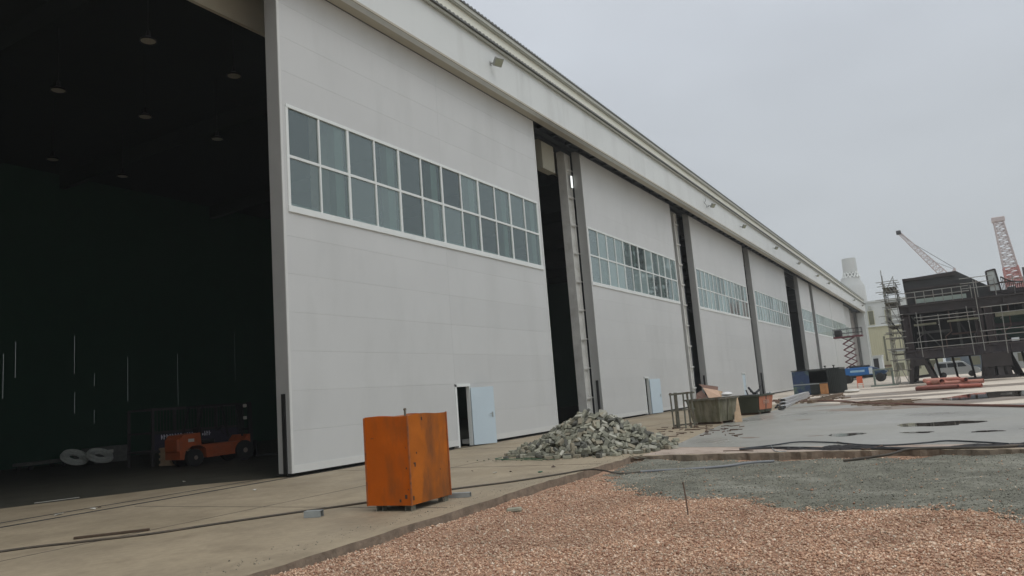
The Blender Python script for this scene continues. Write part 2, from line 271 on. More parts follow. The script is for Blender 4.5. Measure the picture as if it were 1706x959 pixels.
PILE = [
-1778,-233,253,363,-607,-363,-607,-1503,218,374,718,613,-311,110,-1305,-772,295,-106,-262,-870,-404,-2295,-8,56,-152,152,691,-691,
-1820,-624,128,539,-538,-458,458,-909,-1000,419,84,-538,-787,-290,-2237,-1157,56,615,615,349,349,-804,-1572,216,681,-360,206,-604,
-142,-496,959,732,-555,-128,-373,-197,-1162,562,246,-599,679,-345,-537,-2347,56,642,642,296,296,-1583,643,291,674,-319,-140,-652,
-1329,-985,263,-14,-881,136,-453,-618,36,838,410,-84,907,-50,-1514,-232,296,769,464,-190,-397,-1723,-870,139,-454,0,-214,-865,
-1461,-1902,40,0,-738,674,0,-427,157,977,707,-208,-153,659,-919,-2172,40,0,-986,168,0,-889,-1494,143,-544,51,431,-718,
-638,-602,594,145,-910,139,-362,-576,-1745,229,692,207,-467,-511,-793,-2044,88,574,382,-252,-679,-1116,-1431,179,57,270,-309,-910,
-158,106,1038,517,203,827,91,-159,-705,798,306,595,-684,-290,-520,-450,707,192,456,140,-858,-482,-910,544,286,-808,-329,-397,
-1634,-1053,189,804,541,-108,-224,-1939,-422,40,0,-649,-761,0,-1889,-1491,40,-97,0,0,-995,-2212,-269,40,835,0,0,-550,
-882,-1670,99,337,202,917,-74,-572,-355,720,70,423,-421,-799,-501,-167,818,1,-933,160,-323,-1626,-493,235,570,513,556,321,
-1692,-1316,88,767,128,-234,584,-977,-166,607,316,-644,572,-397,-166,-975,633,860,381,-267,211,-1355,69,448,625,731,-120,-246,
-2065,620,82,904,102,191,-369,-883,563,574,328,-401,786,-336,-1832,-584,40,0,-872,-489,0,-1148,-151,479,-141,505,-82,-848,
-2249,215,40,-582,0,0,-813,-483,-1128,481,633,522,115,560,-206,-281,953,-51,286,252,-923,-1963,1018,40,0,-1000,26,0,
-68,-836,787,-7,861,-44,-507,218,-1542,396,528,-478,676,-189,-848,-782,485,555,384,-48,-737,-1787,-1245,40,478,0,0,-878,
-1442,516,321,15,912,200,-357,-1683,515,164,743,-648,135,101,-353,-199,896,649,-382,475,-456,-525,-796,573,65,-911,-338,-230,
-1014,-324,462,826,-178,203,-495,-749,-357,626,-554,-568,-93,-602,-919,-363,532,323,-691,-641,85,-278,-739,709,-137,193,-222,-946,
-141,-1151,631,262,559,-754,-223,-1426,-1345,96,311,581,-749,-69,-353,-565,744,-555,-567,-207,-572,-1392,-1498,56,225,225,-670,-670,
-982,-1176,226,348,-617,702,-77,-1498,-178,374,811,11,260,523,-322,-924,596,336,-290,836,322,-522,-649,679,163,453,-814,-325,
-519,-1857,198,-431,626,-45,-649,-1317,516,433,171,393,-782,-453,-1996,-5,108,-115,215,-411,-878,-699,-1193,430,-33,882,467,-51,
-1578,884,182,782,-388,26,-488,-533,-1417,391,168,-892,-394,146,-515,-1600,291,304,-219,104,-921,-262,-420,848,706,380,-63,-594,
47,-1457,508,761,644,25,-78,-1791,-449,137,885,-400,-231,-63,-1216,-2075,56,61,61,-704,-704,-1342,-1626,40,0,322,-947,0,
-1702,382,179,-156,350,-867,-318,-1705,275,181,243,-674,-646,-263,-1683,1059,112,0,470,883,0,-683,-223,717,-195,534,654,-499,
-1535,53,342,590,590,-203,513,-797,-1387,280,213,-151,960,99,-703,475,700,99,-493,640,-581,-508,230,807,-121,-969,-99,-191,
-913,285,523,169,-568,764,-257,-1904,104,90,-167,-277,49,-945,-1387,-531,341,818,469,188,274,-1013,-213,533,832,63,256,488,
-731,878,553,-460,-202,-399,-767,205,-2065,248,0,-972,236,0,-176,-1916,242,905,-143,71,-393,-666,-1473,266,393,-403,819,114,
-1064,22,493,721,-257,17,-644,-1030,-549,441,866,192,-455,78,-1569,148,201,304,-510,753,-286,-915,-1878,112,-8,0,0,-1000,
-1282,1881,40,0,-948,318,0,-1049,947,391,-672,47,94,-733,-1098,1554,214,645,367,438,508,-1283,-1985,56,-5,-5,-707,-707,
-2059,785,40,0,339,-941,0,-1177,-980,331,547,136,311,-765,-1125,-810,337,546,745,94,371,-2061,-227,56,430,-430,561,-561,
-852,-347,586,521,-135,305,-785,-1773,1790,40,990,0,0,140,-689,5,701,242,575,-758,-192,-1296,-609,329,848,366,362,128,
-781,-147,653,615,-360,367,-598,-1652,-789,145,-214,311,810,-449,-981,101,581,719,688,68,72,-1718,-1036,90,429,193,-680,-562,
-192,-1343,413,506,812,-289,21,-1007,1635,265,553,-515,-531,384,-2031,407,56,-116,115,698,-698,-839,938,451,548,-16,-799,248,
-55,-1482,433,-62,-76,993,-73,-1459,307,356,952,151,-249,-95,-1249,1065,308,345,0,-422,-838,-233,864,723,-68,22,-980,-188,
-179,-2327,78,182,-298,937,-3,-1054,-663,412,-35,976,105,-190,-1451,-669,200,442,295,-220,-818,-394,-2272,111,248,918,70,-301,
189,-305,1041,550,-633,490,-240,6,-2154,166,385,-625,-678,28,-1387,1167,184,0,1000,8,0,-966,-776,436,890,292,190,294,
-1880,762,112,748,0,0,664,-853,259,610,-70,797,596,-71,-731,197,660,173,877,448,13,-446,-2037,94,563,453,-613,-319,
-339,-1458,360,-36,-198,-929,-310,-746,-1182,338,279,75,-554,-781,-844,1224,359,518,-577,-74,-627,-242,-1164,452,393,-765,510,-7,
-1753,551,91,724,-2,260,-639,-397,-353,790,811,264,-209,-479,765,-1673,282,720,203,-50,-662,-383,402,822,184,624,755,-84,
-1064,1299,250,370,-910,131,132,-36,-675,866,216,-738,-625,-136,-878,790,457,-433,-280,-302,-802,278,40,947,536,-708,459,41,
-1078,-1171,163,846,329,283,310,-703,2223,112,0,543,-840,0,-1126,-211,403,478,311,-406,-714,-396,-1911,134,-256,-219,-335,-880,
-169,-817,674,-213,63,-932,-285,-1642,-1106,94,269,-530,514,-618,-389,-1619,320,854,-276,-107,428,-1224,-510,382,266,565,-778,-75,
-1637,-684,99,340,276,158,-885,-1541,592,203,-231,229,371,-870,103,-1263,581,919,-336,-163,-126,-1622,1320,56,-302,302,640,-639,
-1206,-1562,56,-328,328,626,-626,-721,-1251,327,778,-555,-71,286,-1786,-977,56,605,-605,-366,366,-1381,-205,392,-189,784,491,-329,
-1443,144,318,931,13,-316,-180,-1853,-259,112,170,0,0,-985,-782,-1102,363,940,207,122,241,-1153,1754,81,204,-291,-932,-73,
-1685,1209,56,-102,102,700,-700,-1147,-1331,120,-288,-512,487,-646,-374,-2151,54,237,37,-151,-959,-1971,-1120,40,0,162,987,0,
-643,-1279,404,236,-399,745,-480,-1680,-137,229,376,-796,-378,-286,242,264,946,674,-342,388,-528,-1541,-811,176,-524,-80,-493,-690,
-1474,642,388,285,-125,-65,-948,20,-489,889,722,688,37,54,-1762,4,118,46,-629,546,-551,-26,64,1084,-134,-744,566,-330,
-1577,-1454,56,186,-186,682,-682,-443,-2484,40,-251,0,0,-968,-905,1626,317,923,190,243,231,-1615,1451,40,0,-417,-909,0,
-1441,-407,262,108,346,866,-344,-819,1386,302,-58,413,385,-823,-145,-1201,513,333,628,679,184,-695,335,721,10,255,-965,-61,
-1164,1333,199,-410,-243,259,-840,-772,-648,494,208,315,919,116,14,-1028,658,-320,277,-488,-764,9,-340,968,353,-884,253,-171,
-2085,237,74,161,-173,-29,-971,-1313,-1259,102,-330,-23,512,-793,-447,42,846,899,-2,-420,126,-745,2326,40,964,0,0,-267,
211,-1711,259,-404,-655,-272,-577,-1527,1179,108,-221,-417,91,-877,-1201,-1022,169,887,-365,124,255,-1025,-1040,290,865,-400,-29,303,
-1475,-19,323,638,-681,-344,-109,-1846,-133,91,13,-151,448,-881,-657,-1845,109,-429,-562,429,-562,-1652,-75,197,332,-726,-495,-343,
-724,-878,485,930,17,95,355,-74,-1305,448,455,556,-689,95,-1796,97,157,279,-896,-346,15,-125,228,1025,272,-936,206,88,
-270,-2199,119,706,-370,603,-46,-1310,-346,288,880,-332,242,-237,-876,-1287,191,-178,-760,-227,-582,-1515,1353,95,288,-393,-863,-131,
-1138,-353,360,250,149,806,-516,-798,412,571,152,440,663,-587,-1279,-1130,138,974,180,-121,-69,-1561,-222,106,680,-642,39,351,
-1156,-15,438,-258,-73,24,-963,-548,451,710,334,-884,-142,-296,-704,-1774,106,-159,265,-655,-690,-565,2002,160,576,790,130,-164,
-1413,1417,136,511,-725,417,199,-870,2216,56,691,-692,-148,148,204,-835,729,232,966,-91,73,-341,-1876,171,-470,-127,-379,-787,
-500,1274,448,-8,632,447,-633,-860,1552,270,216,204,872,-390,-841,-1043,296,647,393,-85,-648,-1135,498,420,566,626,-536,-33,
-381,610,739,529,201,-613,-552,-1179,-686,304,105,391,126,-906,-596,44,753,-291,-664,-623,-293,-47,-2062,164,97,554,-738,-374,
-1027,332,450,539,-509,-658,136,357,-1692,261,169,374,69,-909,1173,-1940,56,201,-201,678,-678,410,-727,791,695,-627,-258,240,
-293,937,648,-77,-2,-555,-828,-185,-1910,166,162,801,-575,-44,-1589,834,107,315,906,-41,-281,-766,818,482,-1,-355,-458,-815,
293,-1248,583,355,-519,-731,266,-220,769,717,765,-523,172,333,-749,-967,416,246,762,596,-59,95,648,821,-330,845,35,-419,
-1463,1281,118,272,-296,-901,-162,-998,-954,343,520,819,224,93,413,-1357,481,-362,345,117,-858,697,-1490,311,885,80,337,311,
-566,768,586,-126,797,518,-285,-1255,432,390,924,-77,-270,-258,-1082,-1043,202,306,-886,-298,181,-1611,-524,147,109,960,221,-131,
114,1280,612,-487,157,-312,-801,149,-1504,344,323,-402,-848,-125,666,-1671,242,727,198,-12,-657,1039,-44,490,-108,-125,921,-353,
-1336,396,249,153,-974,-131,-106,-1160,727,357,858,306,-354,213,-1347,733,322,-424,-255,-162,-854,-790,504,559,154,511,643,-549,
-1261,1692,40,-436,0,0,-900,149,-691,869,57,-38,539,-839,118,189,1021,-286,20,-40,-957,-620,-2071,56,506,506,-494,-494,
-1527,746,153,29,-77,-317,-945,-1484,-572,146,-146,-358,374,-843,-1557,-151,192,479,-261,-3,-838,-1421,807,250,446,-729,484,-190,
256,-1867,222,-101,-51,-479,-871,-65,-1448,350,695,-55,-56,-715,-289,364,885,675,164,578,427,-1372,-524,241,204,324,911,-153,
-1577,-375,106,704,-615,349,72,-1938,735,40,293,0,0,-956,57,-1745,238,902,346,260,-4,-807,1067,430,111,20,-559,-822,
204,-504,894,440,-167,-53,-881,-1297,-1796,40,0,919,-395,0,-1667,677,91,443,617,-346,-551,-924,576,491,908,289,137,272,
646,-1409,353,537,-160,-405,-723,-983,-858,342,-162,313,-425,-834,1935,-1770,56,-222,222,671,-671,-909,-60,563,-232,-364,-780,-453,
92,-2287,80,221,583,-775,-102,-991,-1478,87,855,121,229,-449,-1476,696,276,-431,-220,-454,-748,-1270,1541,99,901,276,154,-297,
529,-340,747,-19,-509,-631,-585,568,-1016,602,912,-199,-173,-315,-649,-1677,107,653,-682,106,312,23,701,781,782,355,501,110,
403,-1225,601,115,733,671,-7,-183,653,773,-98,195,-684,-696,-675,1962,88,-539,-225,69,-809,892,-1648,272,71,-936,-168,-301,
-563,-1017,416,-102,128,375,-912,-1111,1140,219,352,-688,-596,218,-325,787,637,792,-231,108,555,-1920,-63,56,696,-696,-124,124,
-1261,211,431,782,-409,-368,293,-1702,-401,56,692,-692,146,-146,-1242,1243,166,-299,-41,-753,-585,13,837,770,814,-406,-83,-407,
211,-1332,508,87,-366,343,-861,1025,341,424,65,921,252,-290,-1068,-1608,40,0,-790,613,0,495,-911,680,214,-31,-800,-560,
-162,-1581,302,-107,-257,-887,-368,-785,2079,40,-428,0,0,-904,-443,931,555,656,41,-491,-571,-1614,-812,40,288,0,0,-958,
-345,-1424,290,244,-880,-360,-189,-1439,-213,211,-149,-666,-664,-305,-684,656,564,752,-245,78,607,147,-1294,488,208,-305,410,-834,
-311,199,918,-304,-74,-841,-442,313,-1470,406,646,-431,-624,-81,-817,21,579,102,305,270,-908,866,192,583,-52,746,544,-381,
203,743,765,687,-11,-514,513,-350,-1154,415,764,373,-37,-524,-292,1026,560,449,373,-214,-783,738,67,686,-236,-353,248,-871,
-604,2169,84,460,-294,298,-783,-670,1463,321,342,269,-881,-183,143,1070,708,-575,238,169,-764,637,852,578,732,111,-150,-655,
-715,-1296,232,-31,430,896,-103,-203,356,927,526,-553,131,-632,-1853,-249,40,0,-1000,-2,0,-1314,844,267,-459,163,667,-564,
-998,581,441,324,-120,300,-889,-1300,-647,206,465,295,-815,-180,-1188,196,414,112,-646,529,-538,-610,1122,494,790,-513,-18,336,
-1428,1484,56,705,-705,54,-54,-768,1840,129,189,-982,-20,4,-1374,1139,112,0,-432,902,0,-621,1207,379,341,405,-382,-757,
-1311,581,312,620,-691,172,329,131,-1189,539,-12,183,441,-879,370,186,873,418,622,-622,-228,1,-898,654,963,102,-245,40,
-131,-1980,80,71,921,323,-203,43,2381,95,-125,961,-52,-242,-1830,327,56,531,531,467,467,-1768,867,40,978,0,0,-209,
-1703,-237,61,460,539,536,459,290,416,851,558,666,-486,-93,-1057,-1284,116,691,175,551,433,443,622,700,445,-335,320,-766,
1257,-1550,227,-501,-493,-212,-679,-1104,-1866,40,400,0,0,-917,865,-215,548,668,348,257,606,-1324,918,198,219,-796,-563,33,
-292,-1743,247,698,394,75,593,-519,1495,306,494,769,383,-132,458,-237,867,528,244,-256,-772,1093,178,481,232,896,-273,-261,
-33,1191,553,83,-623,-768,-125,-66,-1156,555,348,581,-719,-156,-1116,-754,215,386,-119,891,206,-1602,-574,56,670,670,-227,-227,
-98,1797,269,411,-806,-390,169,-545,-1334,311,682,634,-24,-363,519,280,792,952,-122,276,41,-977,1138,293,344,570,732,-141,
-115,-1778,226,-535,-262,-132,-793,-1191,-164,339,207,-740,-628,122,-873,-1835,40,0,683,-731,0,142,-290,966,18,930,-317,-185,
42,-1841,189,837,266,-430,-207,258,-162,963,759,-495,376,-191,-1196,452,305,369,614,-657,-235,-1719,1031,40,0,999,-35,0,
341,749,708,-302,229,-103,-920,-541,979,564,465,821,296,147,-1167,54,371,41,515,-853,-80,861,-42,628,768,-463,435,79,
-1796,172,56,703,703,-77,-77,-1642,20,111,434,563,459,-533,269,-2021,160,310,-310,636,-636,388,-766,674,817,353,-136,-436,
-549,573,673,-166,288,-234,-914,-1271,-788,163,-20,-733,647,-208,-632,-1595,158,890,-443,101,26,-708,1774,253,657,276,-702,13,
355,-416,848,754,-240,504,-347,155,-755,784,800,505,256,197,717,-304,647,861,-444,100,225,-43,-2274,40,0,-598,-802,0,
128,-592,832,39,-119,-536,-835,511,96,814,812,-344,104,460,-723,1427,241,-11,-543,-656,-524,-229,-2123,56,-365,-365,-605,-605,
-1867,569,40,0,-910,-416,0,-1026,959,323,87,234,967,60,-703,-2000,56,-470,-470,-529,-529,263,877,778,827,202,-68,-521,
-1433,359,147,209,-737,-619,176,547,735,696,502,427,-732,-174,-745,1611,252,-500,225,469,-692,605,-208,735,200,279,-876,-338,
562,182,846,223,-12,-355,-908,1314,-298,216,581,-654,446,188,-1480,683,71,-56,-31,283,-957,152,-920,637,304,201,-178,-914,
1357,421,415,936,311,132,-99,505,892,606,645,447,228,577,-999,-483,399,839,338,-360,-229,-763,-1434,132,743,-167,543,-354,
-1104,591,303,344,193,919,-6,1082,322,520,-236,101,854,-452,-760,-1634,40,-625,0,0,-781,953,-506,466,272,812,516,9,
819,-393,550,59,-337,-99,-934,-434,-1597,135,209,-861,-336,-319,1159,438,368,576,434,-683,-116,-1044,1354,198,825,310,240,-407,
695,784,526,178,362,913,53,746,-652,538,816,-147,-428,360,-111,421,912,820,-34,-248,-515,995,26,533,-182,2,-367,-912,
568,538,665,569,-382,292,-667,-1116,1362,115,217,-327,-876,-281,-1003,778,374,449,854,-167,202,1094,-327,374,495,-299,210,-788,
-946,479,427,326,254,882,-225,228,-1625,176,-388,-669,-204,-600,1067,128,415,379,589,-697,-151,-131,1845,216,276,160,-857,-404,
657,599,720,654,199,436,585,874,-1500,238,204,157,868,-424,1388,-531,146,498,-538,142,-665,-1358,331,338,-111,246,155,-950,
-658,-1468,120,634,398,75,-659,1539,65,56,560,-556,432,-437,1240,-10,379,398,-315,-859,67,577,-128,776,28,-401,831,-384,
1821,-174,186,557,290,150,-764,738,-2164,40,0,174,-985,0,767,-1698,177,-196,-506,-761,-356,917,1750,112,0,999,48,0,
296,1186,448,459,747,-470,-100,2090,-71,160,583,-583,400,-400,-612,1692,226,190,181,-882,-391,957,1386,170,862,379,-146,-304,
1294,793,169,-375,488,-149,-774,-937,-1124,188,740,-54,-352,570,-428,-1259,342,-431,55,237,-869,-1041,1196,78,827,-348,-171,407,
1105,1408,40,0,472,882,0,1177,1209,147,783,-267,-373,420,1527,-391,56,-487,-487,-513,-512,580,-1960,40,204,0,0,-979,
808,500,554,558,578,588,-92,9,-1512,226,-642,-155,276,-698,-1426,-262,108,-69,-857,-364,-358,1348,-1192,40,0,999,-35,0,
-1371,-703,64,213,-600,727,-257,73,1818,109,847,360,167,-353,1312,-1565,40,0,-88,996,0,968,-1181,189,-400,-369,-376,-750,
1208,-1040,84,953,273,130,-20,891,1355,305,-222,-582,76,-778,-132,1670,109,299,-71,-412,-858,450,1259,343,984,174,10,-41,
106,1890,40,12,1,0,-1000,-581,1661,46,996,-40,-11,82,677,628,609,-166,-922,-251,-246,1461,481,66,-596,-362,-372,-613,
-1427,-975,127,49,-766,-638,-57,509,1589,206,679,-183,429,-567,-1110,991,211,726,-662,1,-186,1287,-188,342,279,-245,283,-884,
1050,1541,112,82,943,-322,3,279,-1987,56,214,214,-674,-674,-197,1971,147,135,-156,175,-963,-1261,715,149,-483,142,-605,-617,
-615,1681,117,-533,23,-14,-845,1652,-84,274,337,466,-58,-816,592,-1277,395,-323,7,-383,-865,-1326,-166,233,168,732,-586,-306,
2035,585,56,678,678,-201,-201,1295,580,271,1,708,574,-412,1562,-852,85,436,-218,-102,-867,764,-1233,377,-74,602,-666,-433,
687,1573,231,827,-147,395,-372,1741,-1033,109,682,-170,691,168,1008,-1430,143,960,-149,150,-182,-855,1395,120,-587,199,-344,-705,
1600,-1192,156,-386,-47,-112,-914,549,-1718,150,-433,438,248,-747,821,367,586,460,744,484,33,358,2026,134,686,642,146,-310,
459,503,767,433,-762,-451,171,746,1766,133,487,548,-465,-497,196,-1362,407,-176,33,-406,-896,1405,-835,239,809,-551,12,-204,
1150,934,229,132,-80,121,-981,-258,1536,303,-83,790,-595,-117,1144,699,288,287,-259,-685,-617,-841,1512,128,-48,-88,358,-928,
1555,-261,183,720,57,-206,-660,-409,1710,86,229,293,-928,5,799,1455,217,-321,391,-291,-812,-1165,-547,273,893,202,-390,102,
1284,-344,365,-64,156,-430,-887,977,-983,324,248,-95,768,-582,1383,837,172,-418,186,744,-486,1470,41,214,28,-47,998,5,
1854,-622,40,0,520,-854,0,1349,1794,109,-356,-611,356,-611,1469,-116,113,553,-128,552,-611,-1134,-652,257,388,-89,907,136,
-1083,819,249,806,290,93,508,-175,-1666,177,17,828,-528,-189,417,-53,904,358,-881,-305,-43,1723,204,158,592,405,149,-681,
622,-939,497,432,-673,556,227,947,1191,221,-123,830,-136,-527,-521,-1721,114,8,500,-500,-707,803,-915,414,100,-222,-718,-652,
1424,-487,273,-378,774,-216,-459,856,-1021,438,348,934,-62,-57,1312,41,338,658,554,76,-505,642,1377,250,953,-200,-109,200,
1480,-729,148,551,-164,375,-727,1379,-1064,201,189,-854,-483,-38,1983,-14,56,707,-706,-29,29,-95,2395,56,351,-351,614,-614,
-1295,-893,110,632,13,-207,-746,1410,472,233,-149,-538,772,-304,-1574,130,84,168,2,-965,-203,1582,317,56,705,-705,49,-48,
1358,297,242,-108,-90,233,-962,-1382,0,283,56,322,8,-945,850,-1273,276,824,370,-203,-377,1445,-585,99,228,-156,916,-292,
-450,1222,397,441,453,764,-132,461,2032,180,60,-309,137,-939,-515,1107,421,-214,-753,501,-369,-697,916,478,-392,205,242,-863,
434,2167,56,665,-665,241,-241,387,-981,555,426,293,43,-855,497,-1079,418,716,359,130,-584,-1305,920,113,834,57,214,-505,
377,1910,109,-63,704,-63,-704,-216,1273,396,266,163,915,256,672,1256,258,917,55,298,260,4,1263,478,564,-61,334,-753,
407,1438,275,861,242,413,174,879,1964,102,407,814,217,353,1631,658,114,-465,-629,-144,-607,923,-1519,116,-402,38,-251,-880,
-985,1145,149,368,834,389,130,1500,-1255,114,320,420,-800,284,-528,1563,189,186,-321,341,-864,366,461,845,-527,-98,-576,-617,]

# ================================================================== GROUND
GZ = -0.14                                                   # level of the gravel, below the concrete
CONC = mat('apron_concrete', (0.325, 0.265, 0.18), 0.72, grain=0.16, gscale=7, var=0.2, scale=0.55, stain=(0.19, 0.15, 0.10), samt=0.65, sscale=0.9, slo=0.48, shi=0.72, bump=0.002, bscale=22, rvar=0.12)
SLAB = mat('grey_wet_slab', (0.275, 0.268, 0.235), 0.42, grain=0.10, gscale=4, var=0.10, scale=0.4, stain=(0.34, 0.33, 0.31), samt=0.5, sscale=0.35, sstretch=(1, 0.35, 1), bump=0.0012, bscale=20, rvar=0.16)
YARD = mat('dusty_yard', (0.60, 0.53, 0.44), 0.8, grain=0.15, gscale=1.5, var=0.14, scale=0.12, stain=(0.36, 0.31, 0.25), samt=0.55, sscale=0.16, sstretch=(1, 0.5, 1), bump=0.004, bscale=9)
REDG = mat('red_gravel_bed', (0.36, 0.22, 0.145), 0.95, var=0.3, scale=14, bump=0.012, bscale=45)
GREYG = mat('grey_stone_dust', (0.15, 0.148, 0.115), 0.95, grain=0.3, gscale=9, var=0.35, scale=2.2, stain=(0.27, 0.265, 0.22), samt=0.85, sscale=1.1, sstretch=(1, 0.45, 1), bump=0.018, bscale=38)
EDGEM = mat('broken_concrete_edge', (0.22, 0.175, 0.13), 0.9, var=0.4, scale=5, bump=0.02, bscale=14)
WATER = mat('muddy_water', (0.035, 0.028, 0.02), 0.04, var=0.2, scale=0.8)
MUD = mat('wet_mud', (0.22, 0.175, 0.135), 0.55, var=0.4, scale=1.3, bump=0.01, bscale=8, rvar=0.25)

def poly_plate(name, pts, ztop, zbot, m, side=None, kind='structure', parent=None):
    b = MB(); n = len(pts)
    b.raw([(p[0], p[1], ztop) for p in pts], [tuple(range(n))])
    o = b.build(name, m, parent)
    if zbot is not None:
        me = o.data; vs = [tuple(p[:2]) + (ztop,) for p in pts] + [tuple(p[:2]) + (zbot,) for p in pts]
        me.clear_geometry(); me.from_pydata(vs, [], [tuple(range(n))] + [(i, n + i, n + (i + 1) % n, (i + 1) % n) for i in range(n)])
        if side:
            me.materials.append(side)
            for p in me.polygons[1:]: p.material_index = 1
    if kind: o['kind'] = kind
    me = o.data
    if me.polygons[0].normal.z < 0: me.flip_normals()
    return o
def rough_line(a, b, step, amp, seed):
    r = random.Random(seed); a = Vector(a); b = Vector(b); n = max(1, int((b - a).length / step)); d = (b - a).normalized(); nn = Vector((-d.y, d.x)); out = []; k = 0
    for i in range(n):
        k = 0.6 * k + r.uniform(-amp, amp); out.append(a.lerp(b, i / n) + nn * k)
    return out
g = MB(); g.box(-900, 1500, -1500, 900, -1.2, GZ - 0.06); tag(g.build('ground', YARD), kind='structure')

# concrete apron along the hall; its broken outer edge stands proud of the gravel
edge = rough_line((-60, 6.1), (5.2, 6.15), 1.5, 0.02, 1) + rough_line((5.2, 6.15), (12.4, 6.45), 0.16, 0.022, 2) + rough_line((12.4, 6.45), (16.3, 6.42), 0.12, 0.045, 3)
edge += rough_line((16.3, 6.35), (15.9, 1.4), 0.10, 0.07, 4) + rough_line((15.9, 1.4), (15.3, -1.0), 0.10, 0.07, 5) + rough_line((15.3, -1.0), (14.0, -14), 0.4, 0.04, 6) + [Vector((14, -60))]
apron = [Vector((-60, 14.85))] + edge + [Vector((46, -60)), Vector((30.5, -4)), Vector((31.5, -0.5)), Vector((44.5, 7.4)), Vector((46, 14.85))]
poly_plate('concrete_apron', apron, 0.0, -0.4, CONC, EDGEM)
yard = [Vector((46, -60)), Vector((30.5, -4)), Vector((31.5, -0.5)), Vector((44.5, 7.4)), Vector((46, 14.85))][::-1] + [Vector((46, -60)), Vector((1400, -900)), Vector((1400, 800)), Vector((172, 800)), Vector((172, 14.85))]
yard = [Vector((46, 14.85)), Vector((44.5, 7.4)), Vector((31.5, -0.5)), Vector((30.5, -4)), Vector((46, -60)), Vector((60, -1400)), Vector((1450, -1400)), Vector((1450, 850)), Vector((172.3, 850)), Vector((172.3, 14.85))]
poly_plate('yard_ground', yard, 0.0, -0.4, YARD)
slab = [Vector((18.3, 6.25)), Vector((28, 7.4)), Vector((44.0, 7.35)), Vector((31.2, -0.6)), Vector((30.0, -4)), Vector((42, -52)), Vector((15.6, -14))]
slab += rough_line((16.3, -1.1), (17.3, 3.5), 0.4, 0.05, 8)
poly_plate('grey_slab_road', slab, 0.004, None, SLAB)

# expansion joints and the door rail let into the apron
j = MB()
for x in (-2, 3.6, 9.2, 14.8, 20.4, 26): j.box(x, x + 0.012, 6.6, 14.0, 0.0005, 0.004)
j.box(-20, 30, 10.45, 10.462, 0.0005, 0.004)
tag(j.build('apron_joints', mat('joint_tar', (0.09, 0.08, 0.07), 0.9)), kind='structure')
r = MB()
r.box(-20, 172, 14.30, 14.36, 0.0005, 0.010); r.box(-20, 172, 15.05, 15.10, 0.0005, 0.009)
r.box(-20, 172, 14.37, 14.43, -0.02, 0.003)
tag(r.build('door_floor_rail', TRK), kind='structure')

# gravel bed: red crushed stone with a grey stone-dust patch laid over it
def bump_h(x, y):
    return 0.035 * math.sin(x * 0.9 + 1.3 * math.sin(y * 0.7)) * math.cos(y * 0.8) + 0.018 * math.sin(x * 2.7 + y * 1.9) + 0.01 * math.sin(x * 5.1 - y * 4.3)
def grid_sheet(name, x0, x1, y0, y1, step, zf, m):
    nx = int((x1 - x0) / step); ny = int((y1 - y0) / step); b = MB()
    b.v = [Vector((x0 + (x1 - x0) * i / nx, y0 + (y1 - y0) * k / ny, zf(x0 + (x1 - x0) * i / nx, y0 + (y1 - y0) * k / ny))) for i in range(nx + 1) for k in range(ny + 1)]
    b.f = [(i * (ny + 1) + k, (i + 1) * (ny + 1) + k, (i + 1) * (ny + 1) + k + 1, i * (ny + 1) + k + 1) for i in range(nx) for k in range(ny)]
    return b.build(name, m, smooth=True)
def zbed(x, y):
    z = GZ + bump_h(x, y) * 0.7
    e = 6.2 - y
    if 0 < e < 0.9 and x < 16.4: z += 0.07 * (1 - e / 0.9)          # heaped against the kerb
    return min(z, -0.035)
tag(grid_sheet('gravel_ground', -6, 17, -14, 6.6, 0.12, zbed, REDG), kind='structure')
grey_out = [(1068, 769), (1030, 785), (1012, 795), (1015, 812), (1060, 826), (1120, 836), (1180, 832), (1230, 834), (1290, 846), (1340, 850), (1400, 850), (1480, 846), (1550, 849), (1620, 858), (1706, 868), (1850, 890), (2000, 900), (2000, 770), (1706, 757), (1512, 765), (1250, 767)]
GP = [G(x, y, GZ) for x, y in grey_out]
def inside(P, x, y):
    c = False; n = len(P)
    for i in range(n):
        a = P[i]; b = P[(i + 1) % n]
        if (a.y > y) != (b.y > y) and x < (b.x - a.x) * (y - a.y) / (b.y - a.y) + a.x: c = not c
    return c
def dist_edge(P, x, y):
    d = 9e9; p = Vector((x, y))
    for i in range(len(P)):
        a = P[i].to_2d(); b = P[(i + 1) % len(P)].to_2d(); t = max(0, min(1, (p - a).dot(b - a) / max(1e-9, (b - a).length_squared)))
        d = min(d, (p - a.lerp(b, t)).length)
    return d
def sgrey(x, y):
    s = dist_edge(GP, x, y) * (1 if inside(GP, x, y) else -1)
    return s + 0.10 * math.sin(x * 7.3) * math.sin(y * 6.1 + 2 * math.sin(x * 3)) + 0.05 * math.sin(x * 17 + y * 13)
def zgrey(x, y):
    s = sgrey(x, y)
    t = max(-1.0, min(1.0, s / 0.35))
    if t < -0.3: return GZ - 0.25
    return zbed(x, y) + 0.045 * max(-0.3, t) + 0.012 * math.sin(x * 3.7 + y * 5.3) + 0.006 * math.sin(x * 11 + y * 9)
tag(grid_sheet('stone_dust_ground', 8.2, 16.3, -8.0, 6.4, 0.09, zgrey, GREYG), kind='structure')

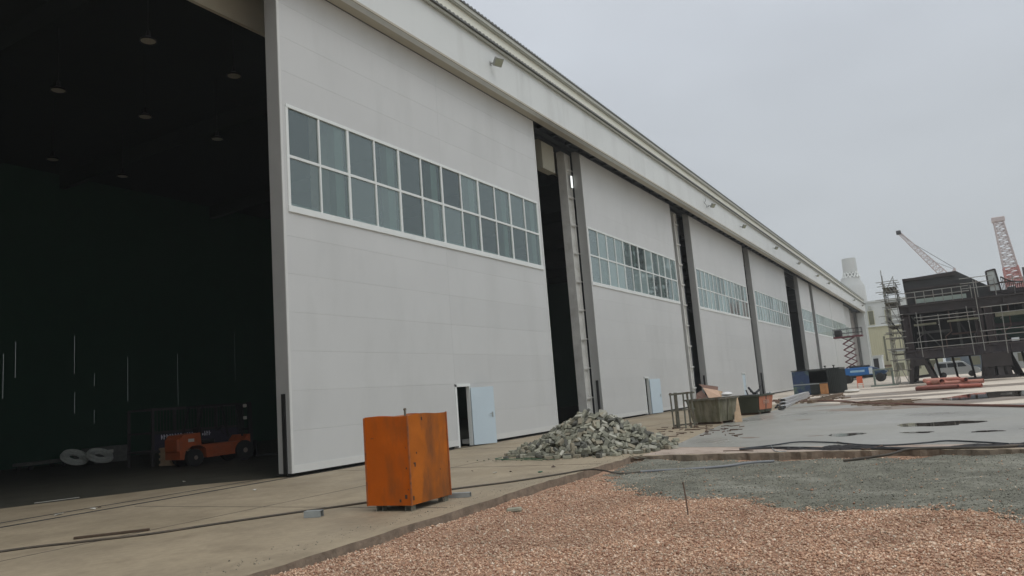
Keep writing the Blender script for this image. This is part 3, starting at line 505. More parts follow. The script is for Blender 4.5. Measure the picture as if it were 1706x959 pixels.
# loose stones: far past counting, one object
def visible(X, Y, Z, pad=90):
    x = X; y = Y; z = Z - CAMH
    cx = RC[0][0] * x + RC[1][0] * y + RC[2][0] * z; cy = RC[0][1] * x + RC[1][1] * y + RC[2][1] * z; cz = RC[0][2] * x + RC[1][2] * y + RC[2][2] * z
    px = 853 + FPX * cx / cz; py = 479.5 + FPX * cy / cz
    return (cz > 1) & (px > -pad) & (px < 1706 + pad * 4) & (py < 959 + pad * 1.5)
def stones(name, X, Y, Z, size, m, flat=0.7):
    n = len(X)
    O = np.array([(1, 0, 0), (-1, 0, 0), (0, 1, 0), (0, -1, 0), (0, 0, 1), (0, 0, -1)], float)
    V = O[None] * rng.uniform(0.55, 1.25, (n, 6, 1)) + rng.uniform(-0.28, 0.28, (n, 6, 3))
    V[:, :, 2] *= flat; V *= (size * np.clip(np.exp(rng.normal(-.04, 0.38, n)), .4, 2.6))[:, None, None]
    a = rng.uniform(0, 6.283, n); b = rng.uniform(-0.7, 0.7, n)
    ca, sa, cb, sb = np.cos(a), np.sin(a), np.cos(b), np.sin(b)
    x, y, z = V[..., 0].copy(), V[..., 1].copy(), V[..., 2].copy()
    x, z = x * cb[:, None] - z * sb[:, None], x * sb[:, None] + z * cb[:, None]
    x, y = x * ca[:, None] - y * sa[:, None], x * sa[:, None] + y * ca[:, None]
    V = np.stack([x + X[:, None], y + Y[:, None], z + Z[:, None]], -1).reshape(-1, 3)
    T = np.array([(0, 2, 4), (2, 1, 4), (1, 3, 4), (3, 0, 4), (2, 0, 5), (1, 2, 5), (3, 1, 5), (0, 3, 5)])
    F = (T[None] + (np.arange(n) * 6)[:, None, None]).reshape(-1, 3)
    me = bpy.data.meshes.new(name); me.vertices.add(len(V)); me.vertices.foreach_set('co', V.ravel())
    me.loops.add(F.size); me.loops.foreach_set('vertex_index', F.ravel().astype(np.int32))
    me.polygons.add(len(F)); me.polygons.foreach_set('loop_start', np.arange(0, F.size, 3, dtype=np.int32)); me.polygons.foreach_set('loop_total', np.full(len(F), 3, np.int32))
    me.update(calc_edges=True); me.materials.append(m)
    o = bpy.data.objects.new(name, me); COL.objects.link(o); return o
def stone_mat(name, stops, rough=0.85):
    m = mat(name, (0.2, 0.2, 0.2), rough, var=0.0, bump=0.0015, bscale=90); t = m.node_tree; N = t.nodes; L = t.links
    g = N.new('ShaderNodeNewGeometry'); cr = N.new('ShaderNodeValToRGB'); cr.color_ramp.interpolation = 'CONSTANT'
    e = cr.color_ramp.elements; e[0].position = 0; e[0].color = (*stops[0][1], 1); e[1].position = stops[1][0]; e[1].color = (*stops[1][1], 1)
    for p, c in stops[2:]: q = e.new(p); q.color = (*c, 1)
    L.new(g.outputs['Random Per Island'], cr.inputs[0])
    n = N.new('ShaderNodeTexNoise'); n.inputs['Scale'].default_value = 0.7; n.inputs['Detail'].default_value = 4; L.new(g.outputs['Position'], n.inputs['Vector'])
    mr = N.new('ShaderNodeMapRange'); mr.inputs[1].default_value = 0.3; mr.inputs[2].default_value = 0.7; mr.inputs[3].default_value = 0.74; mr.inputs[4].default_value = 1.16; L.new(n.outputs[0], mr.inputs[0])
    v = N.new('ShaderNodeVectorMath'); v.operation = 'SCALE'; L.new(cr.outputs[0], v.inputs[0]); L.new(mr.outputs[0], v.inputs['Scale'])
    b = next(x for x in N if x.type == 'BSDF_PRINCIPLED'); L.new(v.outputs[0], b.inputs['Base Color']); return m
REDS = stone_mat('red_stones', [(0, (0.59, 0.375, 0.245)), (0.22, (0.47, 0.275, 0.18)), (0.45, (0.68, 0.475, 0.33)), (0.62, (0.33, 0.18, 0.115)), (0.76, (0.72, 0.54, 0.40)), (0.88, (0.50, 0.39, 0.28)), (0.965, (0.80, 0.68, 0.54))])
GREYS = stone_mat('grey_stones', [(0, (0.21, 0.205, 0.155)), (0.3, (0.13, 0.13, 0.10)), (0.6, (0.27, 0.265, 0.22)), (0.85, (0.07, 0.07, 0.055)), (0.94, (0.38, 0.36, 0.30))])
n = 620000
X = rng.uniform(3.0, 16.6, n); Y = rng.uniform(-9.5, 6.5, n)
D = np.hypot(X, Y); keep = visible(X, Y, GZ) & (rng.random(n) < np.clip(1.25 - D / 17, 0.25, 1))
keep &= ~((Y > 6.12) & (X < 16.4)) & (X < 16.25 - np.clip((6.35 - Y), 0, 99) * 0.105)
X = X[keep]; Y = Y[keep]
ing = np.array([sgrey(x, y) for x, y in zip(X, Y)]) + rng.normal(0, 0.11, len(X)) - np.where(rng.random(len(X)) < 0.012, 3, 0) > 0.06
Z = np.array([max(zbed(x, y), zgrey(x, y)) for x, y in zip(X[~ing], Y[~ing])])
tag(stones('red_gravel', X[~ing], Y[~ing], Z + rng.uniform(-0.003, 0.014, len(Z)), 0.0115, REDS), 'loose red and pink crushed stone covering the foreground', 'gravel', kind='stuff')
X2, Y2 = X[ing], Y[ing]; k = rng.random(len(X2)) < 0.55; X2 = X2[k]; Y2 = Y2[k]
Z2 = np.array([max(zbed(x, y), zgrey(x, y)) for x, y in zip(X2, Y2)])
tag(stones('grey_gravel', X2, Y2, Z2 + rng.uniform(-0.003, 0.004, len(Z2)), 0.0075, GREYS), 'fine grey crushed stone spread over the red gravel', 'gravel', kind='stuff')
# crumbs of broken concrete and dust along the kerb line, on the apron side
n = 500; t = rng.uniform(5.2, 16.3, n); Xc = t; Yc = 6.47 + np.abs(rng.normal(0, 0.30, n)) + 0.03
Xd = rng.uniform(0, 1, 1600); Yd = rng.uniform(-6, 6.3, 1600); Xd = 16.5 - (6.35 - Yd) * 0.10 + np.abs(rng.normal(0, 0.25, 1600))
XX = np.concatenate([Xc, Xd]); YY = np.concatenate([Yc, Yd])
tag(stones('concrete_crumbs', XX, YY, np.full(len(XX), 0.002), 0.006, GREYS), 'small crumbs of broken concrete strewn along the slab edge', 'rubble', kind='stuff')

def blob(cx, cy, rx, ry, n, rag, seed, rot=0.0):
    r = random.Random(seed); ph = [r.uniform(0, 6.28) for _ in range(4)]; out = []
    for i in range(n):
        a = 2 * math.pi * i / n; q = 1 + rag * (math.sin(2 * a + ph[0]) * 0.5 + math.sin(3 * a + ph[1]) * 0.35 + math.sin(5 * a + ph[2]) * 0.25 + math.sin(9 * a + ph[3]) * 0.15)
        x, y = rx * q * math.cos(a), ry * q * math.sin(a); out.append(Vector((cx + x * math.cos(rot) - y * math.sin(rot), cy + x * math.sin(rot) + y * math.cos(rot))))
    return out
def area(name, pts, z, m): return poly_plate(name, pts, z, None, m)
big = [G(x, y) for x, y in [(1560, 665), (1590, 660), (1622, 655), (1660, 652), (1706, 650), (1800, 647), (1800, 664), (1706, 660), (1670, 661), (1640, 664), (1610, 666), (1585, 667)]]
area('puddle', [p.to_2d() for p in big], 0.008, WATER)
for i, (a, b, y) in enumerate([(1510, 1621, 706), (1508, 1550, 720.5), (1623, 1668, 718.5), (1348, 1368, 726), (1380, 1440, 724), (1235, 1262, 729), (1330, 1350, 699)]):
    A = G(a, y); B = G(b, y); c = (A + B) / 2; L_ = (B - A).length / 2; th = 0.42 if i == 0 else 0.28
    area('puddle', blob(c.x, c.y, L_, L_ * 0.85 if i == 0 else L_ * 0.8, 40, 0.35, 20 + i, math.atan2(B.y - A.y, B.x - A.x)), 0.007, WATER if i in (0, 1, 2, 4) else MUD)
for i, (px, py, rx, ry) in enumerate([(1600, 668, 6, .8), (1530, 667, 3, .5), (1620, 645, 10, 3), (1480, 662, 4, .7), (1420, 672, 3, .5), (1560, 640, 7, 4)]):
    c = G(px, py); area('mud_patch', blob(c.x, c.y, rx * 0.35, rx, 50, 0.5, 40 + i, 0.3), 0.004 + 0.0005 * i if i not in (0,) else 0.0045, MUD)
# dark mud sheet below the steel module, painting in its shadow too
area('mud_patch', blob(84, -8, 9.5, 12.5, 60, 0.12, 77), 0.006, MUD)
area('dust_strip', [Vector(p) for p in [(16.42, 6.3), (18.2, 6.2), (17.3, 3.5), (16.8, 1), (16.4, -1), (15.7, -14), (14.3, -14), (15.45, -1), (16.0, 1.4), (16.38, 6.2)]], 0.0035, mat('pink_dust', (0.42, 0.34, 0.28), 0.9, var=0.15, scale=2, stain=(0.2, 0.13, 0.09), samt=0.7, sscale=1.5, bump=0.004, bscale=15))

# ================================================================== THE HALL
XA, XB = -20.0, 172.0
hall = thing('industrial_hall', 'long white clad industrial hall with tall sliding doors and a projecting fascia', 'hall', (0, 0, 0))
def hp(mb, name, m, parent=None, **k): return mb.build(name, m, parent or hall, **k)
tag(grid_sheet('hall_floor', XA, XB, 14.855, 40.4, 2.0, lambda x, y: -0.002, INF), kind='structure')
b = MB(); b.box(XA, XB, 13.70, 13.95, 13.45, 15.12); hp(b, 'fascia', FASC)
b = MB(); b.box(XA, XB, 13.95, 14.27, 13.45, 13.60); b.box(XA, XB, 13.66, 13.70, 13.43, 13.50); hp(b, 'soffit', SOFF)
b = MB()
b.box(XA, XB, 14.27, 14.32, 13.46, 14.0); b.box(XA, XB, 14.32, 14.82, 13.75, 13.95); b.box(XA, XB, 14.82, 14.88, 13.60, 14.0); b.box(XA, XB, 15.38, 15.44, 13.62, 14.0)
b.box(XA, XB, 14.88, 16.0, 13.80, 13.98)
for x in np.arange(XA, XB, 1.5): b.box(x, x + 0.10, 14.32, 14.82, 13.60, 13.75)
hp(b, 'door_track', TRK)
def corrugated(name, y0, y1, z0, z1, m, pitch=0.25, amp=0.035, xa=XA, xb=XB):
    n = int((xb - xa) / pitch * 4); b = MB(); prof = [0, amp, amp, 0]
    for i in range(n + 1):
        x = xa + (xb - xa) * i / n; h = prof[i % 4]
        b.v += [Vector((x, y0, z0)), Vector((x, y0, z0 + 0.05 + h)), Vector((x, y1, z1 + 0.05 + h)), Vector((x, y1, z1 + 0.0))]
    for i in range(n):
        o = i * 4
        for k in range(4): b.f.append((o + k, o + 4 + k, o + 4 + (k + 1) % 4, o + (k + 1) % 4))
    return hp(b, name, m)
corrugated('eave_sheet', 13.48, 14.1, 15.12, 15.22, CORR, amp=0.05)
b = MB(); b.box(XA, XB, 13.56, 13.62, 15.03, 15.115); b.box(XA, XB, 13.62, 13.695, 15.07, 15.115); hp(b, 'eave_trim', TRIMC)
b = MB(); b.box(XA, XB, 13.80, 13.95, 15.28, 16.02); hp(b, 'parapet', BAND)
b = MB(); b.box(XA, XB, 13.70, 13.79, 15.86, 16.02); b.box(XA, XB, 13.66, 13.70, 15.90, 16.06); hp(b, 'gutter', TRIMC)
corrugated('roof_sheet', 13.62, 30.0, 16.06, 18.6, CORR, amp=0.05)
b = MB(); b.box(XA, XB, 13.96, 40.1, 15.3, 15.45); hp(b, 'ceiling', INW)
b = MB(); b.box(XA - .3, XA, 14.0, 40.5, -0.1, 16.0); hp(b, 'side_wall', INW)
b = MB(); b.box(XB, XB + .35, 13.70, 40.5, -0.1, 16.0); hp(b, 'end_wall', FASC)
# back wall of sheets; thin gaps between some of them let daylight in
gaps = [(19.45, 3.4, 5.6), (20.0, 4.4, 6.2), (22.92, 4.6, 6.6), (22.95, 2.5, 3.6), (24.0, 3.9, 4.6), (24.0, 1.9, 2.6), (25.92, 3.0, 5.5), (29.1, 2.6, 5.7), (33.3, 4.0, 7.2), (36.5, 3.0, 5.0), (16.2, 4, 6)]
b = MB(); x = XA
gw = 0.011
for (gx, z0, z1) in sorted(gaps, key=lambda q: q[0]):
    pass
xs = sorted(set(q[0] for q in gaps)); prev = XA
for gx in xs:
    b.box(prev, gx, 40.0, 40.012, -0.05, 15.3); cur = -0.05
    for (q, z0, z1) in sorted([q for q in gaps if q[0] == gx], key=lambda q: q[1]):
        b.box(gx, gx + gw, 40.0, 40.012, cur, z0); cur = z1
    b.box(gx, gx + gw, 40.0, 40.012, cur, 15.3); prev = gx + gw
b.box(prev, XB, 40.0, 40.06, -0.05, 15.3)
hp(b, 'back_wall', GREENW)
b = MB(); b.box(XA, XB, 16.50, 16.62, 12.95, 15.28); hp(b, 'header_beam', HEADM)
for x in np.arange(XA + 4, XB, 9.5):
    b = MB(); b.box(x, x + .3, 17, 39.9, 14.5, 15.28); hp(b, 'roof_beam', INW)
# steel columns with brackets, seen in the gaps between the doors
def steel_column(x, detail):
    y = 15.46
    b = MB(); b.box(x, x + 0.05, y, y + .45, 0, 13.78); b.box(x + 0.60, x + 0.65, y, y + .45, 0, 13.78); b.box(x + 0.05, x + 0.60, y + .10, y + .15, 0, 13.78)
    c = hp(b, 'steel_column', STEELG)
    if detail:
        for z in np.arange(1.2, 13.3, 1.45):
            d = MB(); d.box(x - .02, x + 0.95, y - .015, y - .002, z, z + .07); d.box(x + 0.052, x + 0.598, y + .002, y + .098, z - .04, z); d.build('bracket', STEELG, c)
    e = MB(); e.box(x + 0.74, x + 0.98, y + .02, y + .3, 0.02, 13.7); e.build('cable_tray', TRK, c)
    return c
for i in range(10): steel_column(-1.25 + 17.45 * i, i in (2, 3))
poly_plate('concrete_apron', [Vector(p) for p in [(-20, 14.86), (13.5, 14.86), (12.2, 16.6), (8.9, 18.1), (2, 20.2), (-20, 24)]], 0.0015, None, CONC)
# side panels and bare strip behind leaf gaps
b = MB(); b.box(31.2, 32.5, 15.5, 15.9, 12.3, 13.78); hp(b, 'header_panel', mat('dull_header_panel', (.38, .37, .30), .7, var=.1, scale=1))

# sliding doors
def leaf(X0, X1, Yf, zt, nw, wx0, wx1, wz0=6.95, wz1=9.75, wicket=None, split=None, T=0.46, glass=True):
    """one tall sliding door: stacked sandwich panels round a long band of windows"""
    b = MB(); zs = 0.12
    xm = split if split else (X0 + X1) / 2
    wk = wicket
    holes = [(wx0, wx1, wz0, wz1)] if glass else []
    if wk: holes.append((wk[0], wk[1], 0.0, 2.02))
    # panel courses
    cuts = [zs] + [zs + 1.0 * i for i in range(1, 7) if zs + 1.0 * i < wz0 - .3] + [wz0, wz1]
    z = wz1
    while z + 1.0 < zt - .25: z += 0.98; cuts.append(z)
    cuts.append(zt)
    g = 0.0022 if Yf < 14.5 else 0.0012
    for a, c in zip(cuts[:-1], cuts[1:]):
        for (xa, xb) in ((X0 + .03, xm), (xm, X1 - .03)):
            segs = [(xa, xb, a, c)]
            for (hx0, hx1, hz0, hz1) in holes:
                new = []
                for (sa, sb, za, zb) in segs:
                    if sb <= hx0 or sa >= hx1 or zb <= hz0 + 1e-6 or za >= hz1 - 1e-6: new.append((sa, sb, za, zb)); continue
                    if sa < hx0: new.append((sa, hx0, za, zb))
                    if sb > hx1: new.append((hx1, sb, za, zb))
                    ma, mb_ = max(sa, hx0), min(sb, hx1)
                    if za < hz0: new.append((ma, mb_, za, hz0))
                    if zb > hz1: new.append((ma, mb_, hz1, zb))
                segs = new
            for (sa, sb, za, zb) in segs: b.bbox(sa + g / 2, sb - g / 2, Yf, Yf + 0.10, za + g / 2, zb - g / 2, 0.0012)
    d = hp(b, 'sliding_door', PAINT)
    # frame of the leaf (its thickness) in grey
    e = MB(); e.box(X0, X0 + .028, Yf + .02, Yf + T, zs - .03, zt); e.box(X1 - .028, X1, Yf + .02, Yf + T, zs - .03, zt)
    e.box(X0 + .03, X1 - .03, Yf + .12, Yf + T, zt - .12, zt)
    if not wk: e.box(X0 + .03, X1 - .03, Yf + .12, Yf + T, zs - .03, zs + .12)
    else: e.box(X0 + .03, wk[0] - .05, Yf + .12, Yf + T, zs - .03, zs + .12); e.box(wk[1] + .05, X1 - .03, Yf + .12, Yf + T, zs - .03, zs + .12)
    # inner steel: dark backing below and above the windows
    e.build('door_frame', EDGEP, d)
    k = MB(); k.box(X0 + .05, (wk[0] if wk else X1) - .05, Yf + .2, Yf + .24, .012, zs - .03); k.build('bottom_seal', RUBGAP, d)  # dark strip painting in the shade of the gap under the leaf
    if wk: k = MB(); k.box(wk[1] + .05, X1 - .05, Yf + .2, Yf + .24, .012, zs - .03); k.build('bottom_seal', RUBGAP, d)
    k = MB()
    hz = [(zs + .12, wz0 - .02), (wz1 + .02, zt - .12)] if glass else [(zs + .12, zt - .12)]
    for (a, c) in hz:
        if wk and a < 1: k.box(X0 + .03, wk[0] - .06, Yf + .105, Yf + .14, a, 2.1); k.box(wk[1] + .06, X1 - .03, Yf + .105, Yf + .14, a, 2.1); k.box(X0 + .03, X1 - .03, Yf + .105, Yf + .14, 2.1, c)
        else: k.box(X0 + .03, X1 - .03, Yf + .105, Yf + .14, a, c)
    k.build('inner_lining', INW, d)
    # corner trims and bottom trim, slightly proud
    t = MB(); t.box(X0 - .004, X0 + .07, Yf - .012, Yf + .02, zs - .03, zt); t.box(X1 - .07, X1 + .004, Yf - .012, Yf + .02, zs - .03, zt)
    if wk: t.box(X0 + .07, wk[0] - .09, Yf - .012, Yf - .001, zs - .03, zs + .16); t.box(wk[1] + .09, X1 - .07, Yf - .012, Yf - .001, zs - .03, zs + .16)
    else: t.box(X0 + .07, X1 - .07, Yf - .012, Yf - .001, zs - .03, zs + .16)
    t.build('edge_trim', TRIMW, d)
    r = MB(); r.box(X0 - .035, X0 - .001, Yf + .14, Yf + .26, 0.06, 2.05); r.build('rubber_buffer', RUBGAP, d)
    if glass:
        f = MB(); w = 0.075; pw = (wx1 - wx0) / nw; zmid = (wz0 + wz1) / 2
        f.bbox(wx0 - .06, wx1 + .06, Yf - .05, Yf + .06, wz0 - .16, wz0 + .02, .01)
        f.box(wx0 - .03, wx1 + .03, Yf - .03, Yf + .06, wz1 - .03, wz1 + .06)
        f.box(wx0, wx1, Yf - .015, Yf + .05, zmid - w / 2, zmid + w / 2)
        for i in range(nw + 1):
            x = wx0 + pw * i; ww = w * (1.15 if i % 2 == 0 else 0.75)
            f.box(x - ww / 2, x + ww / 2, Yf - .02, Yf + .055, wz0 + .02, wz1 - .03)
        f.build('window_frame', FRAME, d)
        gl = MB()
        for i in range(nw):
            for (a, c) in ((wz0 + .02, zmid), (zmid, wz1 - .03)):
                tlt = random.uniform(-.004, .004)
                gl.raw([(wx0 + pw * i + .03, Yf + .02 + tlt, a), (wx0 + pw * (i + 1) - .03, Yf + .02 - tlt, a), (wx0 + pw * (i + 1) - .03, Yf + .02 - tlt, c), (wx0 + pw * i + .03, Yf + .02 + tlt, c)], [(0, 1, 2, 3)])
        gl.build('window_pane', GLASS if Yf < 14.5 else GLASSP, d)
        rb = MB(); x = wx0 + pw * 2 - .1
        while x < wx1 - .1:
            rb.box(x - .30, x + .06, Yf + .16, Yf + .42, wz0 - .1, wz1 + .05); x += 2 * pw
        rb.box(wx0, wx1, Yf + .43, Yf + .46, wz0 - .1, wz0 + .25)
        rb.build('stiffener', RIBM, d)
    if wk:
        x0, x1, L_, ang = wk
        q = MB(); q.box(x0 - .09, x0, Yf - .02, Yf + .13, 0.03, 2.10); q.box(x1, x1 + .05, Yf - .008, Yf + .13, 0.03, 2.02); q.box(x0 - .09, x1 + (.05 if ang > .1 else .09), Yf - .02, Yf + .13, 2.02, 2.12)
        q.build('wicket_frame', FRAME, d)
        M = Matrix.Translation((x1 + .02, Yf - .03, 0.04)) @ Matrix.Rotation(-ang, 4, 'Z') if ang else Matrix.Translation((x0 + .01, Yf + .06, 0.04))
        L_ = L_ if ang else L_ - .02
        q = MB(); q.bbox(0, L_, -.045, 0, 0, 1.93, .004, M); q.build('wicket_door', DOORM, d)
        q = MB(); q.box(L_ - .12, L_ - .07, -.053, -.047, .88, 1.06, M); q.bar(M @ Vector((L_ - .095, -.10, 1.0)), M @ Vector((L_ - .22, -.10, 1.0)), .018); q.bar(M @ Vector((L_ - .095, -.05, 1.0)), M @ Vector((L_ - .095, -.10, 1.0)), .018); q.lathe([(.022, 0), (.022, .012)], 12, M @ Matrix.Translation((L_ - .095, -.047, .9)) @ Matrix.Rotation(math.radians(90), 4, 'X'))
        q.build('handle', GALV, d)
    return d
d1 = leaf(13.57, 28.2, 14.33, 13.47, 12, 13.80, 27.92, 6.92, 9.68, wicket=(20.93, 21.70, 0.84, math.radians(36)))
tag(d1, 'near leaf drawn furthest out with open pale blue wicket door')
leaf(34.3, 48.6, 14.9, 13.8, 12, 34.42, 48.5, wicket=(40.42, 41.02, 0.95, math.radians(19)))
leaf(52.95, 69.0, 14.9, 13.8, 14, 53.2, 68.7, wicket=(63.4, 64.4, 1.0, 0))
leaf(71.6, 89.1, 14.9, 13.8, 14, 72.1, 88.7)
leaf(98.0, 106.4, 14.9, 13.8, 7, 98.2, 106.2)
leaf(109.0, 125.9, 14.9, 13.8, 14, 109.2, 125.7)
leaf(126.05, 144.0, 14.9, 13.8, 14, 126.2, 143.8)
leaf(145.0, 158.0, 15.45, 13.8, 10, 145.2, 157.8)
b = MB(); b.box(158.2, 171.9, 16.0, 16.2, 0, 13.4); hp(b, 'recess_panel', mat('grey_brown_sheet', (0.24, 0.225, 0.21), 0.7, var=0.1, scale=0.5))
b = MB(); b.box(170.9, 171.95, 13.96, 15.4, 0, 13.44); hp(b, 'end_column', FASC)

# ================================================================== LAMPS
def floodlight(x, label, first=False):
    t = thing('floodlight', label, 'floodlight', (x, 13.70, 14.34), group='floodlights along the fascia')
    b = MB(); b.box(-.06, .06, -.012, 0, -.08, .08); b.bar((0, -.01, 0), (0, -.26, -.02), .035); b.bar((-.17, -.27, -.02), (.17, -.27, -.02), .03, .03)
    b.build('bracket', LAMPM, t, world=False)
    M = Matrix.Translation((0.02, -.34, -.03)) @ Matrix.Rotation(math.radians(-22), 4, 'Z') @ Matrix.Rotation(math.radians(40), 4, 'X')
    b = MB(); b.bbox(-.2, .2, -.05, .05, -.17, .17, .015, M)
    for i in range(7): b.box(-.17 + i * .055, -.155 + i * .055, .05, .09, -.14, .14, M)
    b.build('housing', LAMPM, t, world=False)
    b = MB(); b.box(-.165, .165, -.058, -.051, -.135, .135, M); b.build('lens', LENS, t, world=False)
    return t
FX = [23.8, 54.2, 63.9, 77.6, 90.8, 105.0, 115.7, 148.8, 163.8]
FL = ['grey square floodlight nearest the camera on the fascia above the first door', 'grey floodlight on the fascia beside a loop of loose wire', 'grey floodlight on the fascia, next beyond the one beside the loose wire',
      'grey floodlight on the fascia above the join of the third and fourth closed doors', 'grey floodlight on the fascia above the start of the wide dark gap', 'grey floodlight on the fascia above the narrow door leaf past the dark gap',
      'grey floodlight on the fascia above the doors with the red reflection', 'second last floodlight towards the far end of the fascia', 'farthest small floodlight at the very end of the fascia']
for x, l in zip(FX, FL): floodlight(x, l)
b = MB(); pts = [Vector((52.9 + .25 * math.sin(k * .9) + .03 * k, 13.60 - .05 * math.cos(k), 14.62 - .07 * k)) for k in range(9)]; pts.append(Vector((53.5, 13.64, 14.1))); pts.append(Vector((54.1, 13.66, 14.3)))
o = b.tube(smoothpath(pts, 4), .014, 6).build('loose_wire', BLACK); tag(o, 'thin black loose wire looping from the fascia beside a floodlight', 'wire')

def bay_lamp(loc, label):
    t = thing('high_bay_lamp', label, 'ceiling lamp', loc, group='unlit round lamps under the hall roof')
    b = MB(); b.tube([(0, 0, .35), (0, 0, 2.6)], .012, 6); b.build('hanger', BLACK, t, world=False)
    b = MB(); b.lathe([(.05, .34), (.07, .15), (.22, .06), (.24, 0), (.22, 0), (.2, .05)], 20); b.build('lamp_shade', BLACK, t, world=False, smooth=True)
    b = MB(); b.lathe([(.2, .012), (.2, .02)], 20); b.build('diffuser', mat('lamp_diffuser', (0.40, 0.38, 0.30), 0.4, var=0.02), t, world=False)
ROWS = [[(247, 69), (390, 127)], [(97, 151), (242, 195), (362, 232)], [(88, 266), (204, 294)]]
BL = [['brightest round lamp high in the dark hall, nearest the doorway', 'round lamp in the nearest row, close to the white door edge'], ['leftmost round lamp of the second row in the dark hall', 'middle round lamp of the second row in the dark hall', 'rightmost round lamp of the second row in the dark hall'],
      ['left lamp of the faint deepest row in the dark hall', 'right lamp of the faint deepest row in the dark hall']]
for r_, l_ in zip(ROWS, BL):
    for p, l in zip(r_, l_): bay_lamp(G(*p, z=12.6), l)
em = bpy.data.materials.new('lit_tube'); em.use_nodes = True; em.node_tree.nodes['Principled BSDF'].inputs['Emission Color'].default_value = (.95, 1, .97, 1); em.node_tree.nodes['Principled BSDF'].inputs['Emission Strength'].default_value = 1.1
p = onY(953, 303, 15.42)
t = thing('strip_light', 'small lit white strip light behind the first gap between doors', 'lamp', (p.x, p.y, p.z - .3))
b = MB(); b.box(-.10, .10, .03, .09, -.02, .66); b.build('housing', GALV, t, world=False); b = MB(); b.box(-.08, .08, .0, .03, 0, .62); b.build('diffuser', em, t, world=False)  # added plates: the glow imitates a gap open to bright sky

# ================================================================== ORANGE STEEL BOX
ORA = mat('orange_box_paint', (0.47, 0.100, 0.006), 0.8, var=0.16, scale=1.8, stain=(0.22, 0.075, 0.022), samt=0.8, sscale=2.2, sstretch=(1, 1, 0.35), slo=0.47, shi=0.66, bump=0.0015, bscale=12, rvar=0.1, spec=0.2)
ORB = mat('orange_box_worn', (0.36, 0.105, 0.022), 0.65, var=0.15, scale=4, stain=(0.12, 0.06, 0.035), samt=0.8, sscale=9, bump=0.001, bscale=30)
bx = thing('steel_box', 'tall orange painted steel box on short feet standing on the concrete', 'steel box', (8.87, 6.98, 0), math.radians(3))
Wb, Db, Hb = 1.05, 0.78, 1.29
def side(axis, u0, u1, c, m=ORA, dent=0.008):
    """one slightly buckled plate of the box"""
    n = 14; b = MB(); k = 12; r = random.Random(int(c * 100) + (7 if axis == 'x' else 11)); ph = [r.uniform(0, 6) for _ in range(3)]
    for s_ in (0, .006):
        for i in range(n + 1):
            for j2 in range(k + 1):
                u = u0 + (u1 - u0) * i / n; z = .085 + Hb * j2 / k; e = math.sin(math.pi * i / n) * math.sin(math.pi * j2 / k)
                d = dent * e * (math.sin(u * 5 + ph[0]) + math.sin(z * 4 + ph[1])) + s_
                top = .012 * math.sin(u * 6 + ph[2]) if j2 == k else 0
                b.v.append(Vector((c + d, u, z + top)) if axis == 'x' else Vector((u, c + d, z + top)))
    N_ = (n + 1) * (k + 1)
    for s_ in (0, 1):
        for i in range(n):
            for j2 in range(k):
                o = s_ * N_ + i * (k + 1) + j2; b.f.append((o, o + k + 1, o + k + 2, o + 1))
    for i in range(n): o = i * (k + 1) + k; b.f.append((o, o + k + 1, o + k + 1 + N_, o + N_))
    return b.build('side_panel', m, bx, world=False, smooth=True)
side('x', 0, Db, 0); side('y', 0.003, Wb, 0, mat('orange_side_paint', (0.43, 0.125, 0.014), 0.8, var=0.2, scale=2.5, stain=(0.17, 0.07, 0.028), samt=0.85, sscale=2.6, sstretch=(1, 1, 0.3), slo=0.45, shi=0.64, bump=0.002, bscale=14, rvar=0.1, spec=0.2)); side('x', 0, Db, Wb, dent=0.005); side('y', 0.003, Wb, Db, dent=.005)
b = MB(); b.box(.008, Wb - .002, .008, Db - .002, .085, .10); b.build('floor_plate', RUST, bx, world=False)
b = MB(); b.raw([(.01, .01, Hb + .055), (Wb - .01, .01, Hb + .055), (Wb - .01, Db - .01, Hb + .055), (.01, Db - .01, Hb + .055), (Wb / 2, Db / 2, Hb + .09)], [(0, 1, 4), (1, 2, 4), (2, 3, 4), (3, 0, 4)]); b.build('lid', ORB, bx, world=False)
b = MB()
for (x, y) in ((0, 0), (Wb, 0), (0, Db), (Wb, Db)): b = MB(); b.bar((x + (-.004 if x == 0 else .010), y + (-.004 if y == 0 else .010), .08), (x + (-.004 if x == 0 else .010), y + (-.004 if y == 0 else .010), Hb + .085), .022); b.build('corner_weld', ORB, bx, world=False)
b = MB(); b.bbox(.03, .06, .05, .075, Hb + .05, Hb + .17, .004); b.lathe([(.02, -.014), (.02, .014)], 12, Matrix.Translation((.045, .0625, Hb + .17)) @ Matrix.Rotation(math.radians(90), 4, 'X')); b.build('lifting_lug', RUSTG, bx, world=False)
for (x, y) in ((.03, .55), (.02, .03), (Wb - .14, .03), (Wb - .14, Db - .14), (.5, .5)):
    b = MB(); b.box(x, x + .12, y, y + .01, 0, .083); b.box(x, x + .12, y + .1, y + .11, 0, .083); b.box(x, x + .12, y + .01, y + .1, .073, .083); b.build('foot', RUSTG, bx, world=False)
# marks: a pressed seam and a few scars with paint gone
b = MB(); b.box(-.006, -.0005, .34, .68, 1.06, 1.068)
for (y, z, a) in ((.38, .72, .012), (.31, .70, .02), (.62, .62, .008), (.05, .60, .018), (.04, .30, .012), (.18, .13, .03), (.05, .9, .01), (.07, .18, .04)): b.box(-.004, -.0004, y, y + a, z, z + a * 1.4)
for (x, z, a) in ((.12, .62, .03), (.1, .66, .012), (.36, 1.28, .025), (.04, .15, .03), (.5, .3, .012), (.8, .5, .01), (.18, .8, .015)): b.box(x, x + a, -.006, -.0004, z, z + a * 2)
SC = mat('bare_rust', (0.07, 0.04, 0.028), 0.9, var=.3, scale=20)
for i in range(0, len(b.v), 8): k_ = MB(); k_.raw(b.v[i:i + 8], b.f[:6]); k_.build('paint_scar', SC, bx, world=False)

